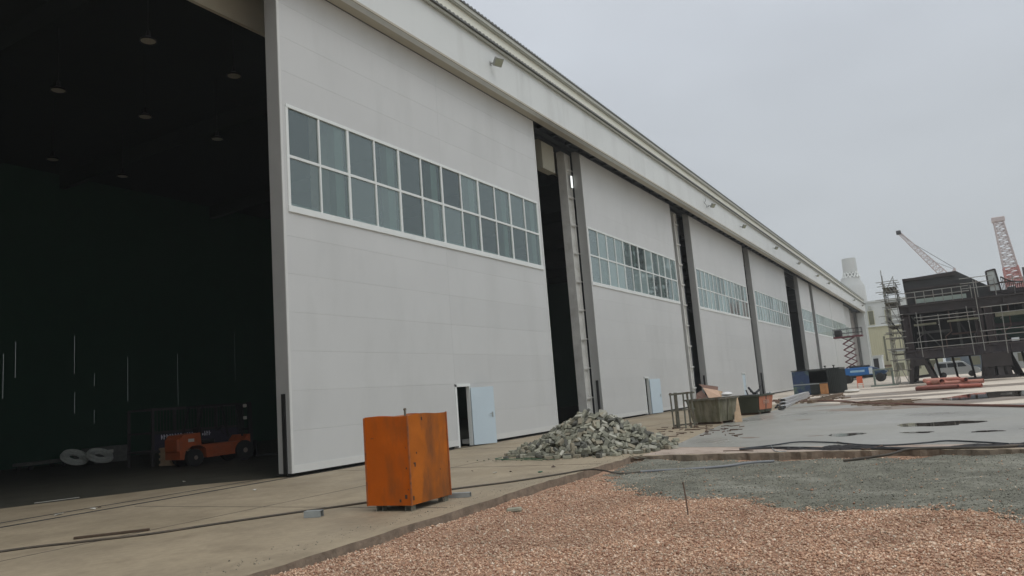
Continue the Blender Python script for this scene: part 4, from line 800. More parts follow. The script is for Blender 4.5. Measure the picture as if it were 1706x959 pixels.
# ================================================================== PILE OF BLOCKS
BLK = mat('paving_block', (0.19, 0.185, 0.145), 0.9, var=0.22, scale=9, stain=(0.13, 0.125, 0.10), samt=0.55, sscale=5, bump=0.0015, bscale=60, island=0.3)
n = MATS['paving_block'].node_tree
q = np.array(PILE, dtype=float).reshape(-1, 7)                 # settled blocks: millimetres from the middle of the heap, then a quaternion in thousandths
PS = 0.93; q[:, 0] = 18.2 + q[:, 0] * PS / 1000; q[:, 1] = 8.3 + q[:, 1] * PS / 1000; q[:, 2] *= PS / 1000; q[:, 3:] /= 1000
def block_mesh(nm, seed, mats_col):
    r = random.Random(seed); b = MB(); L_ = .105 * r.uniform(.86, 1.03); b.bbox(-L_, L_, -.052, .052, -.036, .036, .007)
    for v in b.v: v += Vector((r.uniform(-.004, .004), r.uniform(-.004, .004), r.uniform(-.003, .003)))
    if seed % 4 == 0:
        for v in b.v:
            if v.x > 0 and v.y > 0: v.x -= .035 * r.random(); v.y -= .02 * r.random()
    me = bpy.data.meshes.new(nm); me.from_pydata([tuple(v) for v in b.v], [], b.f); me.update(); me.materials.append(mats_col); return me
tones = []
for i, c in enumerate([(0.27, 0.265, 0.20), (0.19, 0.19, 0.145), (0.34, 0.335, 0.26), (0.23, 0.23, 0.18), (0.13, 0.13, 0.11), (0.30, 0.27, 0.20), (0.42, 0.41, 0.34)]):
    tones.append(mat('paving_block_%s' % 'abcdefg'[i], c, 0.9, var=0.2, scale=9, stain=tuple(k * .5 for k in c), samt=0.5, sscale=5, bump=0.0015, bscale=60))
BM = [block_mesh('paving_block', i, tones[i % 7]) for i in range(28)]
for i in range(300):
    o = bpy.data.objects.new('paving_block', BM[random.randrange(28)]); COL.objects.link(o)
    o.scale = (PS, PS, PS); o.location = q[i, :3]; o.rotation_mode = 'QUATERNION'; o.rotation_quaternion = q[i, 3:]
    tag(o, 'loose grey concrete paving block in the big heap by the door gap', 'paving block', 'paving blocks in the heap')
b = MB()
for i in range(300, len(q)):
    M = Quaternion(q[i, 3:]).to_matrix().to_4x4(); M.translation = Vector(q[i, :3]); b.bbox(-.096, .096, -.048, .048, -.033, .033, .006, M)
# fallen fines in the heart of the heap
N_ = 40; base = len(b.v)
for i in range(N_ + 1):
    for k in range(N_ + 1):
        u = -2.4 + 4.8 * i / N_; v = -2.2 + 4.4 * k / N_
        r1 = math.hypot(u / 1.72, v / 1.45); r2 = math.hypot((u + .55) / 1.1, (v - .1) / 1.0)
        h = max(1.08 * max(0, 1 - r1) ** .85, .72 * max(0, 1 - r2) ** .9) - .05 + random.uniform(-.03, .03)
        b.v.append(Vector((18.2 + v * PS, 8.3 - u * PS, max(h * PS, -.05))))
for i in range(N_):
    for k in range(N_): o = base + i * (N_ + 1) + k; b.f.append((o, o + 1, o + N_ + 2, o + N_ + 1))
tag(b.build('block_rubble', BLK), 'rest of the grey block heap, buried blocks and fines', 'rubble', kind='stuff')
b = MB()
for i in range(70):
    x = random.gauss(16.35, .25); y = random.uniform(6.2, 10.9); s_ = random.uniform(.01, .035); b.box(x, x + s_, y, y + s_ * 1.4, 0.001, s_ * .7, None)
tag(b.build('block_chips', tones[0]), 'chips broken off the blocks around the foot of the heap', 'rubble', kind='stuff')
GRN = mat('green_netting', (0.03, 0.11, 0.06), 0.8, var=0.3, scale=10)
b = MB(); b.tube(smoothpath([(16.9, 10.3, .02), (16.1, 10.0, .05), (16.25, 9.5, .03), (15.95, 9.1, .06), (16.0, 8.7, .03), (15.8, 8.2, .02)], 4), .009, 5); b.tube(smoothpath([(16.2, 9.9, .02), (15.9, 9.5, .04), (15.85, 8.9, .03), (15.75, 8.5, .02)], 4), .008, 5)
tag(b.build('green_net_strip', GRN), 'torn strip of green netting under the foot of the block heap', 'netting')

# ================================================================== SMALL THINGS ON THE CONCRETE
HOSE = mat('black_hose', (0.055, 0.045, 0.033), 0.6, var=0.3, scale=5, stain=(0.12, 0.09, 0.06), samt=0.6, sscale=3)
path = [(0.5, 13.4, .016), (3.2, 12.3, .016)] + [tuple(G(x, y, .016)) for x, y in [(0, 918.6), (125, 903.5), (250, 889), (350, 874), (470, 856.5), (611, 836.6), (751, 815), (845, 803), (930, 790), (978, 782)]]
path += [tuple(G(1005, 783.5, .02)), tuple(G(1022, 787, -.03)), tuple(G(1040, 788.5, -.07)), tuple(G(1067, 785.5, -.085))]
tag(MB().tube(smoothpath(path, 8), .016, 8).build('black_hose', HOSE, smooth=True), 'long black hose lying across the beige concrete beside the orange box', 'hose')
GH = mat('grey_hose_rubber', (0.20, 0.21, 0.22), 0.5, var=0.15, scale=6)
gp = [G(x, y, -.085) for x, y in [(1067, 785.5), (1100, 783.5), (1150, 781), (1210, 776), (1250, 770.5), (1290, 768)]]
tag(MB().tube(smoothpath(gp, 8), .024, 8).build('grey_hose', GH, smooth=True), 'grey hose lying on the grey gravel beside the broken slab edge', 'hose')
b = MB(); b.tube(smoothpath([G(1405, 767, -.07), G(1440, 763, -.05), G(1480, 757, 0), G(1512, 748.5, .03), G(1560, 746.5, .03), G(1640, 745, .03), G(1706, 742, .03), G(1800, 739, .03)], 8), .022, 8)
tag(b.build('black_hose', HOSE, smooth=True), 'black hose climbing from the grey gravel over the broken slab edge', 'hose')
A = G(123, 898.5); B = G(249, 884)
o = MB().bbox(0, (B - A).length, -.03, .03, .003, .035, .004).build('wooden_batten', mat('dark_batten', (.075, .05, .032), .85, var=.3, scale=14)); o.location = A; o.rotation_euler = (0, 0, math.atan2(B.y - A.y, B.x - A.x)); tag(o, 'short dark wooden batten lying beside the black hose at bottom left', 'batten')
def channel(nm, L_, w, h, label, A, rz, m=GALV):
    b = MB(); b.box(0, L_, -w / 2, w / 2, h - .006, h); b.box(0, L_, -w / 2, -w / 2 + .006, 0.002, h - .006); b.box(0, L_, w / 2 - .006, w / 2, 0.002, h - .006)
    o = b.build(nm, m); o.location = A; o.rotation_euler = (0, 0, rz); return tag(o, label, 'steel offcut')
channel('steel_offcut', .26, .12, .095, 'short grey steel channel offcut left of the orange box', G(537, 860.5), math.radians(112))
channel('steel_offcut', .52, .10, .075, 'longer grey steel channel offcut right of the orange box', G(784, 827.5), math.radians(108))
b = MB(); b.bbox(-.11, .11, -.05, .05, 0, .07, .02); o = b.build('stone_lump', tones[2]); p = G(856, 838); o.location = (p.x, p.y, zbed(p.x, p.y) - .005); o.rotation_euler = (.1, .05, 1.9); tag(o, 'pale broken lump of concrete on the red gravel near the kerb', 'stone')
b = MB(); p = G(1147, 860, GZ); b.tube([(p.x, p.y, GZ - .1), (p.x + .01, p.y + .01, GZ + .2), (p.x + .015, p.y + .03, GZ + .42)], .009, 7); tag(b.build('rebar_stake', RUST), 'thin rusty rebar stake standing upright in the red gravel', 'stake')
LIT = mat('litter_pale', (.55, .53, .47), .8, var=.1); LITD = mat('litter_dark', (.10, .07, .05), .8, var=.3)
def scrap(px, py, s_, m, label, cat='litter'):
    b = MB(); r = random.Random(int(px * 7 + py)); n = 5; ring = [Vector((s_ * r.uniform(.6, 1.2) * math.cos(6.283 * i / n), s_ * r.uniform(.3, .7) * math.sin(6.283 * i / n), r.uniform(.004, .03))) for i in range(n)]
    top = [v + Vector((0, 0, .008)) for v in ring]; b.raw(ring + top, [tuple(range(n))[::-1], tuple(range(n, 2 * n))] + [(i, (i + 1) % n, n + (i + 1) % n, n + i) for i in range(n)])
    o = b.build('litter_scrap', m); p = G(px, py); o.location = p; o.rotation_euler = (0, 0, r.uniform(0, 6)); return tag(o, label, cat)
scrap(97, 858, .10, LIT, 'crumpled pale scrap near the hall threshold at lower left')
scrap(155, 849, .07, LIT, 'small pale scrap right of the crumpled one by the threshold')
scrap(166, 846, .05, LITD, 'small brown scrap right of the pale ones by the threshold')
scrap(425, 817, .07, LIT, 'flat pale scrap on the concrete left of the white door edge')
scrap(307, 803, .07, LIT, 'small white scrap inside the hall in front of the forklift')
scrap(825, 789, .07, LIT, 'white paper scrap between the wicket door and the black hose')
scrap(787, 786, .03, LITD, 'tiny dark scrap left of the white paper')
scrap(851, 787, .03, LITD, 'tiny dark scrap right of the white paper')
scrap(913, 767, .06, LITD, 'brown brick fragment in front of the block heap')
scrap(922, 778, .08, LITD, 'bent brown strip fragment below the brick fragment')
scrap(900, 787, .07, GRN, 'small green plastic scrap by the black hose')
scrap(1595, 748, .09, LIT, 'small white scrap beside the black tarpaulin')
scrap(1678, 656, .22, LIT, 'white bag floating in the large muddy puddle')
scrap(1479, 680, .2, LITD, 'small dark lump on the grey slab near its far edge')
A = G(55, 862.5)
o = MB().box(0, .9, -.012, .012, .002, .015).build('white_batten', mat('dull_white_batten', (.35, .34, .30), .8)); p = G(57, 838.5); o.location = p; pb = G(130, 829); o.rotation_euler = (0, 0, math.atan2(pb.y - p.y, pb.x - p.x)); tag(o, 'thin white batten lying on the hall threshold at far left', 'batten')

# tarpaulin and cables along the slab edge
TARP = mat('black_tarpaulin', (0.006, 0.004, 0.004), 0.7, var=0.4, scale=4)
def crumple(nm, A, B, wdt, hgt, label, seed, m=TARP):
    r = random.Random(seed); A = Vector(A); B = Vector(B); d = (B - A); L_ = d.length; d.normalize(); nn = Vector((-d.y, d.x, 0)); n = int(L_ / .07); k = 9; b = MB()
    prof = [abs(math.sin(i * .23 + seed) * .6 + math.sin(i * .071 + seed * 2) * .6 + r.uniform(-.2, .2)) for i in range(n + 1)]
    for i in range(n + 1):
        e = min(1, i / 6, (n - i) / 6)
        for j2 in range(k + 1):
            s_ = j2 / k * 2 - 1
            z = hgt * (1 - s_ * s_) * (.25 + prof[i]) * e * r.uniform(.6, 1.3) + .006
            p = A + d * (L_ * i / n + r.uniform(-.02, .02)) + nn * (s_ * wdt * (.35 + .65 * prof[i]) * max(e, .05) + r.uniform(-.02, .02) + .12 * math.sin(i * .11 + seed)); b.v.append(Vector((p.x, p.y, z)))
    for i in range(n):
        for j2 in range(k): o = i * (k + 1) + j2; b.f.append((o, o + k + 1, o + k + 2, o + 1))
    return tag(b.build(nm, m), label, 'tarpaulin')
crumple('black_tarpaulin', G(1290, 748), G(1515, 746), .24, .05, 'crumpled black tarpaulin strip along the slab edge, left heap', 3)
crumple('black_tarpaulin', G(1585, 742.5), G(1770, 738), .24, .045, 'crumpled black tarpaulin strip along the slab edge at right', 5)
def cable(pts, r, label, m=BLACK, nm='black_cable', cat='cable'):
    return tag(MB().tube(smoothpath([G(x, y, z) for x, y, z in pts], 7), r, 6).build(nm, m, smooth=True), label, cat)
cable([(1232, 747.5, .02), (1290, 741, .03), (1330, 736, .04), (1390, 737, .03), (1440, 741, .03), (1490, 741, .03), (1545, 737, .04), (1580, 734, .04), (1640, 736.5, .03), (1680, 739, .02)], .018, 'black cable curving over the grey slab above the tarpaulin', TRK)
cable([(1232, 748.5, .02), (1300, 745.5, .02), (1390, 747, .02), (1500, 747, .02), (1600, 745, .02), (1720, 743, .02)], .028, 'straight black cable along the slab edge below the tarpaulin')
cable([(1205, 751, .012), (1235, 750.5, .012), (1255, 751, .012)], .012, 'short thin rusty wire left of the black cables', RUST, 'rusty_wire', 'wire')
cable([(1284, 741, .02), (1288, 748, .02), (1295, 752, .015), (1310, 751, .012)], .008, 'thin pale wire hooked over the black cables', GALV, 'pale_wire', 'wire')
cable([(1395, 736, .03), (1420, 741, .02), (1438, 748, .02), (1452, 747, .02), (1470, 742, .03)], .014, 'brown twisted cable knotted among the black tarpaulin', RUST)
cable([(1235, 665, .05), (1300, 668, .05), (1390, 667.5, .05), (1450, 671.5, .05), (1560, 673.5, .05), (1706, 676, .05), (1850, 679, .05)], .045, 'long thin red brown pipe lying across the yard', mat('red_brown_pipe', (.17, .075, .055), .7, var=.2, scale=3), 'rusty_pipe', 'pipe')

# ================================================================== RACK, SKIPS, PLYWOOD
def rot(a): return Matrix.Rotation(a, 4, 'Z')
r0 = thing('steel_rack', 'rusty green steel bar rack standing left of the olive skip', 'rack', (26.0, 8.3, 0), math.radians(-80))
for i, (u, v) in enumerate([(-.36, .0), (-.18, .04), (.05, .0), (.22, .06), (.36, -.05), (-.3, .42), (.3, .45)]):
    b = MB(); b.bar((u, v, 0), (u + .02 * (i % 3 - 1), v, 1.22 + .03 * (i % 2)), .05 if i % 2 == 0 else .065); b.build('upright', RUSTG, r0, world=False)
for (z, y) in ((1.2, 0.0), (.62, 0.0), (1.18, .43), (.10, .43)):
    b = MB(); b.bar((-.42, y - .04, z), (.42, y - .03, z + .03), .05); b.build('rail', RUSTG, r0, world=False)
for x in (-.38, .36):
    b = MB(); b.bar((x, -.1, .03), (x, .6, .03), .06); b.build('rail', RUST, r0, world=False); b = MB(); b.bar((x, 0, 1.23), (x, .45, 1.20), .05); b.build('rail', RUST, r0, world=False)
def skip(name, label, loc, rz, Lx, Ly, h, m, mrim, inset=.13):
    t = thing(name, label, 'skip', loc, rz)
    b = MB()
    def ring(i, z, e=0): return [Vector((i - e, i - e, z)), Vector((Lx - i + e, i - e, z)), Vector((Lx - i + e, Ly - i + e, z)), Vector((i - e, Ly - i + e, z))]
    o = ring(inset, .08) + ring(0, h) + ring(.03, h) + ring(inset + .03, .12)
    F = [(3, 2, 1, 0), (12, 13, 14, 15)]
    for a in (0, 4, 8): F += [(a + k, a + (k + 1) % 4, a + 4 + (k + 1) % 4, a + 4 + k) for k in range(4)]
    b.raw(o, F); b.build('body', m, t, world=False)
    b = MB()
    for A_, B_ in (((-.04, -.04), (Lx + .04, -.04)), ((Lx + .04, -.04), (Lx + .04, Ly + .04)), ((Lx + .04, Ly + .04), (-.04, Ly + .04)), ((-.04, Ly + .04), (-.04, -.04))): b.bar((*A_, h - .02), (*B_, h - .02), .07, .06)
    b.build('rim', mrim, t, world=False)
    for x in (inset + .1, Lx - inset - .2):
        b = MB(); b.box(x, x + .1, inset, Ly - inset, 0, .078); b.build('skid', RUST, t, world=False)
    b = MB()
    for u in (.5,):
        b.bar((Lx * u, inset - .02, .1), (Lx * u, -.02, h - .06), .05, .04)
    b.build('rib', m, t, world=False)
    return t
OLV = mat('olive_stained_steel', (0.12, 0.115, 0.07), 0.8, var=0.3, scale=3, stain=(0.33, 0.30, 0.24), samt=0.7, sscale=2.6, sstretch=(1.6, 1.6, .4), slo=.45, shi=.7, bump=.002, bscale=15)
DKG = mat('dark_olive_steel', (0.05, 0.056, 0.036), 0.7, var=0.2, scale=2, bump=.001)
ORP = mat('faded_orange_panel', (0.48, 0.17, 0.09), 0.7, var=0.15, scale=3, stain=(0.3, 0.2, 0.14), samt=0.7, sscale=3)
# near skip: its near lower corner at the photo's corner, sides turned about 20 degrees
s1 = skip('rubbish_skip', 'stained olive steel skip heaped with cardboard beside the rack', (27.45, 7.40, 0), math.radians(-18), 1.25, 1.42, .93, OLV, RUSTG)
s2 = skip('rubbish_skip', 'dark green steel skip with a faded orange end panel', (33.2, 7.25, 0), math.radians(-12), 1.5, 1.75, .82, DKG, DKG, .1)
b = MB(); b.raw([(.12, -.01 + .07, .2), (1.38, -.01 + .07, .2), (1.46, -.018, .76), (.04, -.018, .76)], [(0, 1, 2, 3)]); b.raw([(.12, .055, .2), (1.38, .055, .2), (1.46, -.022, .76), (.04, -.022, .76)], [(0, 1, 2, 3)])
b.build('orange_panel', ORP, s2, world=False)
b = MB()                                                   # worn pale lettering strokes
for i, x in enumerate([.42, .52, .64, .74, .86, .96]):
    for (dz, L_) in ((0, .06), (.07, .05), (.14, .06)) if i % 2 == 0 else ((0, .03), (.07, .06), (.14, .03)): b.box(x, x + L_, -.024 - .0, -.012, .44 + dz, .465 + dz)
    b.box(x, x + .018, -.024, -.012, .44, .6)
b.build('lettering', mat('pale_letter', (.62, .42, .33), .8), s2, world=False)
# rubbish in and on the near skip
def sheet(nm, pts, th, m, label, cat):
    P = [Vector(p) for p in pts]; n_ = (P[1] - P[0]).cross(P[2] - P[0]).normalized() * th; b = MB(); n = len(P)
    b.raw(P + [p + n_ for p in P], [tuple(range(n))[::-1], tuple(range(n, 2 * n))] + [(i, (i + 1) % n, n + (i + 1) % n, n + i) for i in range(n)])
    return tag(b.build(nm, m), label, cat)
sheet('cardboard_sheet', [onX(1171, 646, 28.0), onX(1181, 663, 27.7), onX(1201, 661, 27.9), onX(1196, 650, 28.3)], .01, CARD, 'large pale orange cardboard sheet slanting out of the olive skip', 'cardboard')
sheet('cardboard_sheet', [onX(1164, 640, 28.2), onX(1171, 646, 28.15), onX(1196, 651, 28.4), onX(1196, 644, 28.6)], .012, CARDD, 'dark brown cardboard flap above the pale sheet in the olive skip', 'cardboard')
sheet('cardboard_sheet', [onX(1160, 656, 28.1), onX(1168, 650, 28.4), onX(1180, 662, 28.0), onX(1178, 667, 27.8), onX(1160, 666, 27.9)], .01, CARDD, 'crushed dark cardboard at the left side of the olive skip', 'cardboard')
sheet('cardboard_sheet', [onX(1196, 650, 28.5), onX(1204, 652, 28.6), onX(1202, 662, 28.3), onX(1196, 658, 28.3)], .01, PLY, 'small torn tan cardboard corner at the right of the skip heap', 'cardboard')
b = MB(); r = random.Random(5)
for i in range(20):
    p = Vector((.625, .7, .78)) + Vector((r.uniform(-.45, .45), r.uniform(-.5, .5), r.uniform(-.1, .1))); b.bbox(-.14, .14, -.1, .1, -.05, .05, .02, Matrix.Translation(Vector((27.45, 7.40, 0)) + rot(math.radians(-18)) @ p) @ Euler((r.uniform(-.6, .6), r.uniform(-.6, .6), r.uniform(0, 3))).to_matrix().to_4x4())
tag(b.build('skip_rubbish', RUSTG), 'mixed rubbish filling the olive skip below the cardboard', 'rubbish', kind='stuff')
p = onX(1211, 657, 28.2); o = MB().lathe([(.05, -.05), (.17, -.03), (.22, .02), (.17, .07), (.06, .10)], 12).build('white_bag', mat('white_plastic', (.7, .7, .68), .4), smooth=True); o.location = p; tag(o, 'small white plastic bag on the right rim of the olive skip', 'bag')
sheet('plywood_board', [G(1224, 703.5), G(1237, 702.5), onX(1229, 662, 29.25), onX(1223, 661.5, 29.2)], .012, PLY, 'stained plywood board leaning upright between the two skips', 'plywood')
b = MB(); b.tube([onX(1243, 650, 34.4), onX(1246, 657, 34.3)], .035, 6); b.tube([onX(1247, 645.5, 34.6), onX(1256, 656, 34.4)], .05, 6); b.tube([onX(1250, 652, 34.6), onX(1262, 655, 34.5)], .03, 6); b.tube([onX(1258, 655, 34.4), onX(1266, 648, 34.8), onX(1268, 640, 34.9)], [.05, .05, .015], 6); b.bbox(33.7, 34.5, 7.4, 8.2, .60, .85, .06)
tag(b.build('scrap_bundle', BLACK), 'dark twisted scrap sticking out of the green skip', 'scrap')
for i, (px, py, lab) in enumerate([(1282, 655, 'small grey can on the far rim of the green skip'), (1278, 656, 'tiny pale can on the rim of the green skip')]):
    o = MB().lathe([(.05, 0), (.055, .02), (.055, .14), (.03, .17)], 10).build('can', GALV); p = onX(px, py, 34.9); o.location = (p.x, p.y - .02, p.z - .1); tag(o, lab, 'can')
# splintered wood and flat debris round rack and skips
b = MB(); r = random.Random(9)
for i in range(60):
    p = G(r.uniform(1105, 1240), r.uniform(708, 728)); L_ = r.uniform(.08, .5); a = r.uniform(0, 3.14); b.bar((p.x, p.y, .015), (p.x + L_ * math.cos(a), p.y + L_ * math.sin(a), .02), r.uniform(.015, .05), .02)
tag(b.build('wood_splinters', RUST), 'splinters and flat scraps on the concrete around the rack', 'debris', kind='stuff')
# stacked aluminium channels and debris further along
for i in range(5):
    A = G(1306 + i * 3, 680 - i * .9); L_ = 15.5 - i * .8
    b = MB(); w_ = .30; z0 = .02 + .125 * (i % 3)
    b.box(0, L_, 0, w_, z0 + .10, z0 + .11); b.box(0, L_, 0, .01, z0, z0 + .10); b.box(0, L_, w_ - .01, w_, z0, z0 + .10)
    o = b.build('steel_channel', mat('pale_channel', (.50, .50, .50), .4, .3, var=.1, scale=2)); o.location = (A.x + .9 * i, A.y + .24 * i - .1, 0); o.rotation_euler = (0, 0, math.radians(5.0 - i * .5))
    tag(o, 'long pale grey steel channel in the stack lying past the green skip', 'steel channel', 'steel channels stacked on the ground')
b = MB(); b.tube(smoothpath([G(1292, 679, .04), G(1296, 674, .1), G(1300, 677, .14), G(1306, 680, .1), G(1298, 681, .04)], 5), .05, 6); tag(b.build('dark_hose_tangle', BLACK, smooth=True), 'tangle of dark hose at the near end of the channel stack', 'hose')
for i, (a, c_, lab) in enumerate([((1349, 672), (1402, 658), 'dark brown timber beam in front of the open container'), ((1365, 668), (1392, 661), 'shorter brown timber lying beside the dark beam'), ((1300, 668), (1330, 663), 'brown board lying against the hall doors past the green skip')]):
    A = G(*a); B = G(*c_); o = MB().bbox(0, (B - A).length, -.13, .13, 0.003, .16, .01).build('timber_beam', WOOD); o.location = A; o.rotation_euler = (0, 0, math.atan2(B.y - A.y, B.x - A.x)); tag(o, lab, 'timber')
b = MB(); r = random.Random(19)
for i in range(70):
    u = r.random(); p = G(1295 + 110 * u, 672 - 12 * u + r.uniform(-6, 5)); L_ = r.uniform(.1, .9); a = r.gauss(.1, .6); b.bar((p.x, p.y, .03), (p.x + L_ * math.cos(a), p.y + L_ * math.sin(a), .05), r.uniform(.04, .16), .05)
for i in range(40):
    p = G(r.uniform(1400, 1500), r.uniform(668, 677)); L_ = r.uniform(.2, 1.2); b.bar((p.x, p.y, .02), (p.x + L_ * .5, p.y - L_, .04), r.uniform(.04, .14), .04)
tag(b.build('ground_debris', WOOD), 'scattered boards and scraps on the ground along the doors', 'debris', kind='stuff')

# ================================================================== OPEN CONTAINER
BLU = mat('dark_blue_steel', (0.025, 0.05, 0.12), 0.6, var=0.25, scale=2, stain=(0.13, 0.19, 0.10), samt=0.8, sscale=1.1, slo=.5, shi=.62)
GRB = mat('black_green_steel', (0.022, 0.028, 0.026), 0.65, var=0.3, scale=2)
c = thing('open_container', 'blue and black steel container with a dark open bay', 'container', (60.0, 7.1, 0), math.radians(-2))
b = MB(); b.box(0, .06, 2.15, 3.35, .05, 1.82); b.build('blue_panel', BLU, c, world=False)
b = MB(); b.box(0, .06, .9, 2.15, .05, .78); b.box(0, .06, .9, 2.15, 1.72, 1.82); b.build('front_panel', GRB, c, world=False)
b = MB(); b.box(0, .06, 0, .9, .05, 1.84)
for i in range(7): b.box(-.05, 0, .06 + .12 * i, .10 + .12 * i, .1, 1.8)
b.build('ribbed_panel', GRB, c, world=False)
b = MB(); b.box(.06, 2.6, 0, .05, .05, 1.82)
for i in range(18): b.box(.1 + .14 * i, .15 + .14 * i, -.04, 0, .1, 1.8)
b.build('side_panel', GRB, c, world=False)
b = MB(); b.box(.06, 2.6, 3.3, 3.35, .05, 1.82); b.box(2.55, 2.6, .05, 3.3, .05, 1.82); b.box(.06, 2.55, .05, 3.3, .05, .1); b.build('back_panel', GRB, c, world=False)
b = MB(); b.box(-.04, 2.64, -.04, 3.39, 1.842, 1.90); b.build('lid', GRB, c, world=False)
b = MB(); b.box(-.03, 0, .9, 3.35, .78, .86); b.build('rail', GALV, c, world=False)
for y in (.35, .95):
    b = MB(); b.tube([(.1, y, 1.90), (.1, y, 2.02)], .04, 8); b.lathe([(.09, 0), (.09, .07)], 10, Matrix.Translation((.1, y, 2.02))); b.build('lifting_lug', GRB, c, world=False)
t = thing('orange_bin', 'small rusty orange bin in front of the open container', 'bin', (59.2, 7.95, 0))
b = MB(); b.bbox(0, .5, 0, .5, .04, .8, .02); b.build('body', mat('rusty_orange', (.40, .19, .07), .7, var=.2, scale=4, stain=(.2, .08, .04), samt=.7), t, world=False)
b = MB(); b.bbox(-.02, .52, -.02, .52, .8, .85, .01); b.build('lid', RUST, t, world=False)
p = G(1420, 653.5); o = MB().lathe([(.1, 0), (.5, .04), (.62, .14), (.5, .25), (.15, .3)], 14).build('white_sack', mat('sack_cloth', (.6, .58, .53), .8), smooth=True); o.location = p; o.scale = (1.1, .9, .8); tag(o, 'pale slumped sack on the ground right of the open container', 'sack')

# ================================================================== BARRIER, WORK STAND
p = G(1434, 646)
t = thing('orange_barrier', 'small orange sign board on thin legs before the blue lift', 'barrier', (p.x, p.y, 0), math.radians(5))
OR2 = mat('bright_orange', (.62, .13, .05), .5, var=.1)
b = MB(); b.bbox(-.02, .02, -.24, .24, .42, 1.02, .01); b.build('board', OR2, t, world=False)
for y in (-.22, .22):
    for x in (-.22, .22): b = MB(); b.tube([(0, y, .95), (x, y, 0)], .02, 6); b.build('leg', OR2, t, world=False)
b = MB(); b.tube([(-.14, -.3, .3), (-.14, .3, .3)], .015, 6); b.build('crossbar', OR2, t, world=False)
GRF = mat('grey_green_frame', (.17, .21, .18), .6, var=.2, scale=4)
t = thing('work_stand', 'grey green steel frame stand in front of the blue lift wheels', 'stand', (75.8, 5.35, 0), math.radians(8))
for x in (-.4, .4):
    for y in (-.75, .75): b = MB(); b.bar((x, y, 0), (x, y, 1.55), .11); b.build('leg', GRF, t, world=False)
    b = MB(); b.bar((x, -.8, 1.5), (x, .8, 1.5), .12); b.build('rail', GRF, t, world=False)
    b = MB(); b.bar((x, -1.1, .06), (x, 1.1, .06), .12); b.build('rail', GRF, t, world=False)
for y in (-.75, .75): b = MB(); b.bar((-.4, y, 1.45), (.4, y, 1.45), .1); b.bar((-.4, y, .1), (.4, y, .1), .1); b.build('crossbar', GRF, t, world=False)

# ================================================================== SCISSOR LIFT
LB = mat('lift_blue', (0.012, 0.14, 0.42), 0.4, var=0.1, scale=2); MAR = mat('maroon_steel', (0.12, 0.02, 0.028), 0.5, var=0.2, scale=2)
TYRE = mat('tyre', (0.02, 0.02, 0.02), 0.85, var=0.3, scale=6); RIM = mat('wheel_rim', (0.35, 0.36, 0.36), 0.5, var=.1)
t = thing('scissor_lift', 'blue scissor lift with raised maroon arms and a crowded platform', 'scissor lift', (106.5, 10.3, 0), math.radians(-90))
b = MB(); b.bbox(-1.9, 1.75, -.95, .95, .95, 1.95, .08); b.build('chassis', LB, t, world=False)
b = MB(); b.prism([(1.75, .9), (3.0, .9), (3.4, 1.25), (1.75, 1.9)], -.9, .9, Matrix.Rotation(math.radians(90), 4, 'X')); b.build('bonnet', mat('lift_dark_blue', (.015, .05, .11), .5), t, world=False)
b = MB(); b.box(-.9, .8, -.957, -.95, 1.36, 1.62); b.build('lettering_band', mat('pale_blue', (.35, .55, .7), .5), t, world=False)
b = MB(); b.box(-1.8, 3.2, -.6, .6, .6, .94); b.build('undercarriage', BLACK, t, world=False)
b = MB(); b.box(1.3, 1.72, -.957, -.95, 1.05, 1.85); b.build('white_panel', mat('pale_panel', (.6, .66, .7), .5), t, world=False)
for x in (-1.35, 2.5):
    for y in (-.95, .95):
        M = Matrix.Translation((x, y, .55)) @ Matrix.Rotation(math.radians(90), 4, 'X')
        b = MB(); b.lathe([(.3, -.2), (.5, -.2), (.55, -.12), (.55, .12), (.5, .2), (.3, .2)], 20, M); wl = b.build('wheel', TYRE, t, world=False, smooth=True)
        b = MB(); b.lathe([(.29, -.17), (.29, .17)], 16, M); b.build('rim', RIM, wl, world=False)
zb, zt_ = 2.0, 5.9; nst = 5; hst = (zt_ - zb) / nst
for s_ in (-.55, .55):
    for k in range(nst):
        z = zb + hst * k
        for a in (-1, 1): b = MB(); b.bar((-1.35 + .0, s_ + .05 * a, z) if a < 0 else (.05, s_ + .05 * a, z), (.05, s_ + .05 * a, z + hst) if a < 0 else (-1.35, s_ + .05 * a, z + hst), .22, .08); b.build('scissor_arm', MAR, t, world=False)
for k in range(nst + 1): b = MB(); b.tube([(-1.35, -.6, zb + hst * k), (-1.35, .6, zb + hst * k)], .05, 6); b.tube([(.05, -.6, zb + hst * k), (.05, .6, zb + hst * k)], .05, 6); b.build('pivot_bar', BLACK, t, world=False)
b = MB(); b.bbox(-2.35, 1.1, -.9, .9, 5.9, 6.1, .03); b.build('platform', MAR, t, world=False)
for (x0, y0, x1, y1) in ((-2.3, -.85, 1.05, -.85), (-2.3, .85, 1.05, .85), (-2.3, -.85, -2.3, .85), (1.05, -.85, 1.05, .85)):
    b = MB()
    for z in (6.5, 7.05): b.tube([(x0, y0, z), (x1, y1, z)], .03, 6)
    n = 4 if x0 != x1 else 2
    for i in range(n + 1): b.tube([(x0 + (x1 - x0) * i / n, y0 + (y1 - y0) * i / n, 6.1), (x0 + (x1 - x0) * i / n, y0 + (y1 - y0) * i / n, 7.05)], .025, 6)
    b.build('guard_rail', BLACK, t, world=False)
b = MB(); b.bbox(-2.2, -1.3, -.6, .6, 6.1, 7.0, .15); b.build('control_box', BLACK, t, world=False)
b = MB(); b.bbox(-1.0, 1.4, -.7, .7, 1.95, 2.2, .1); b.build('scissor_base', BLACK, t, world=False)

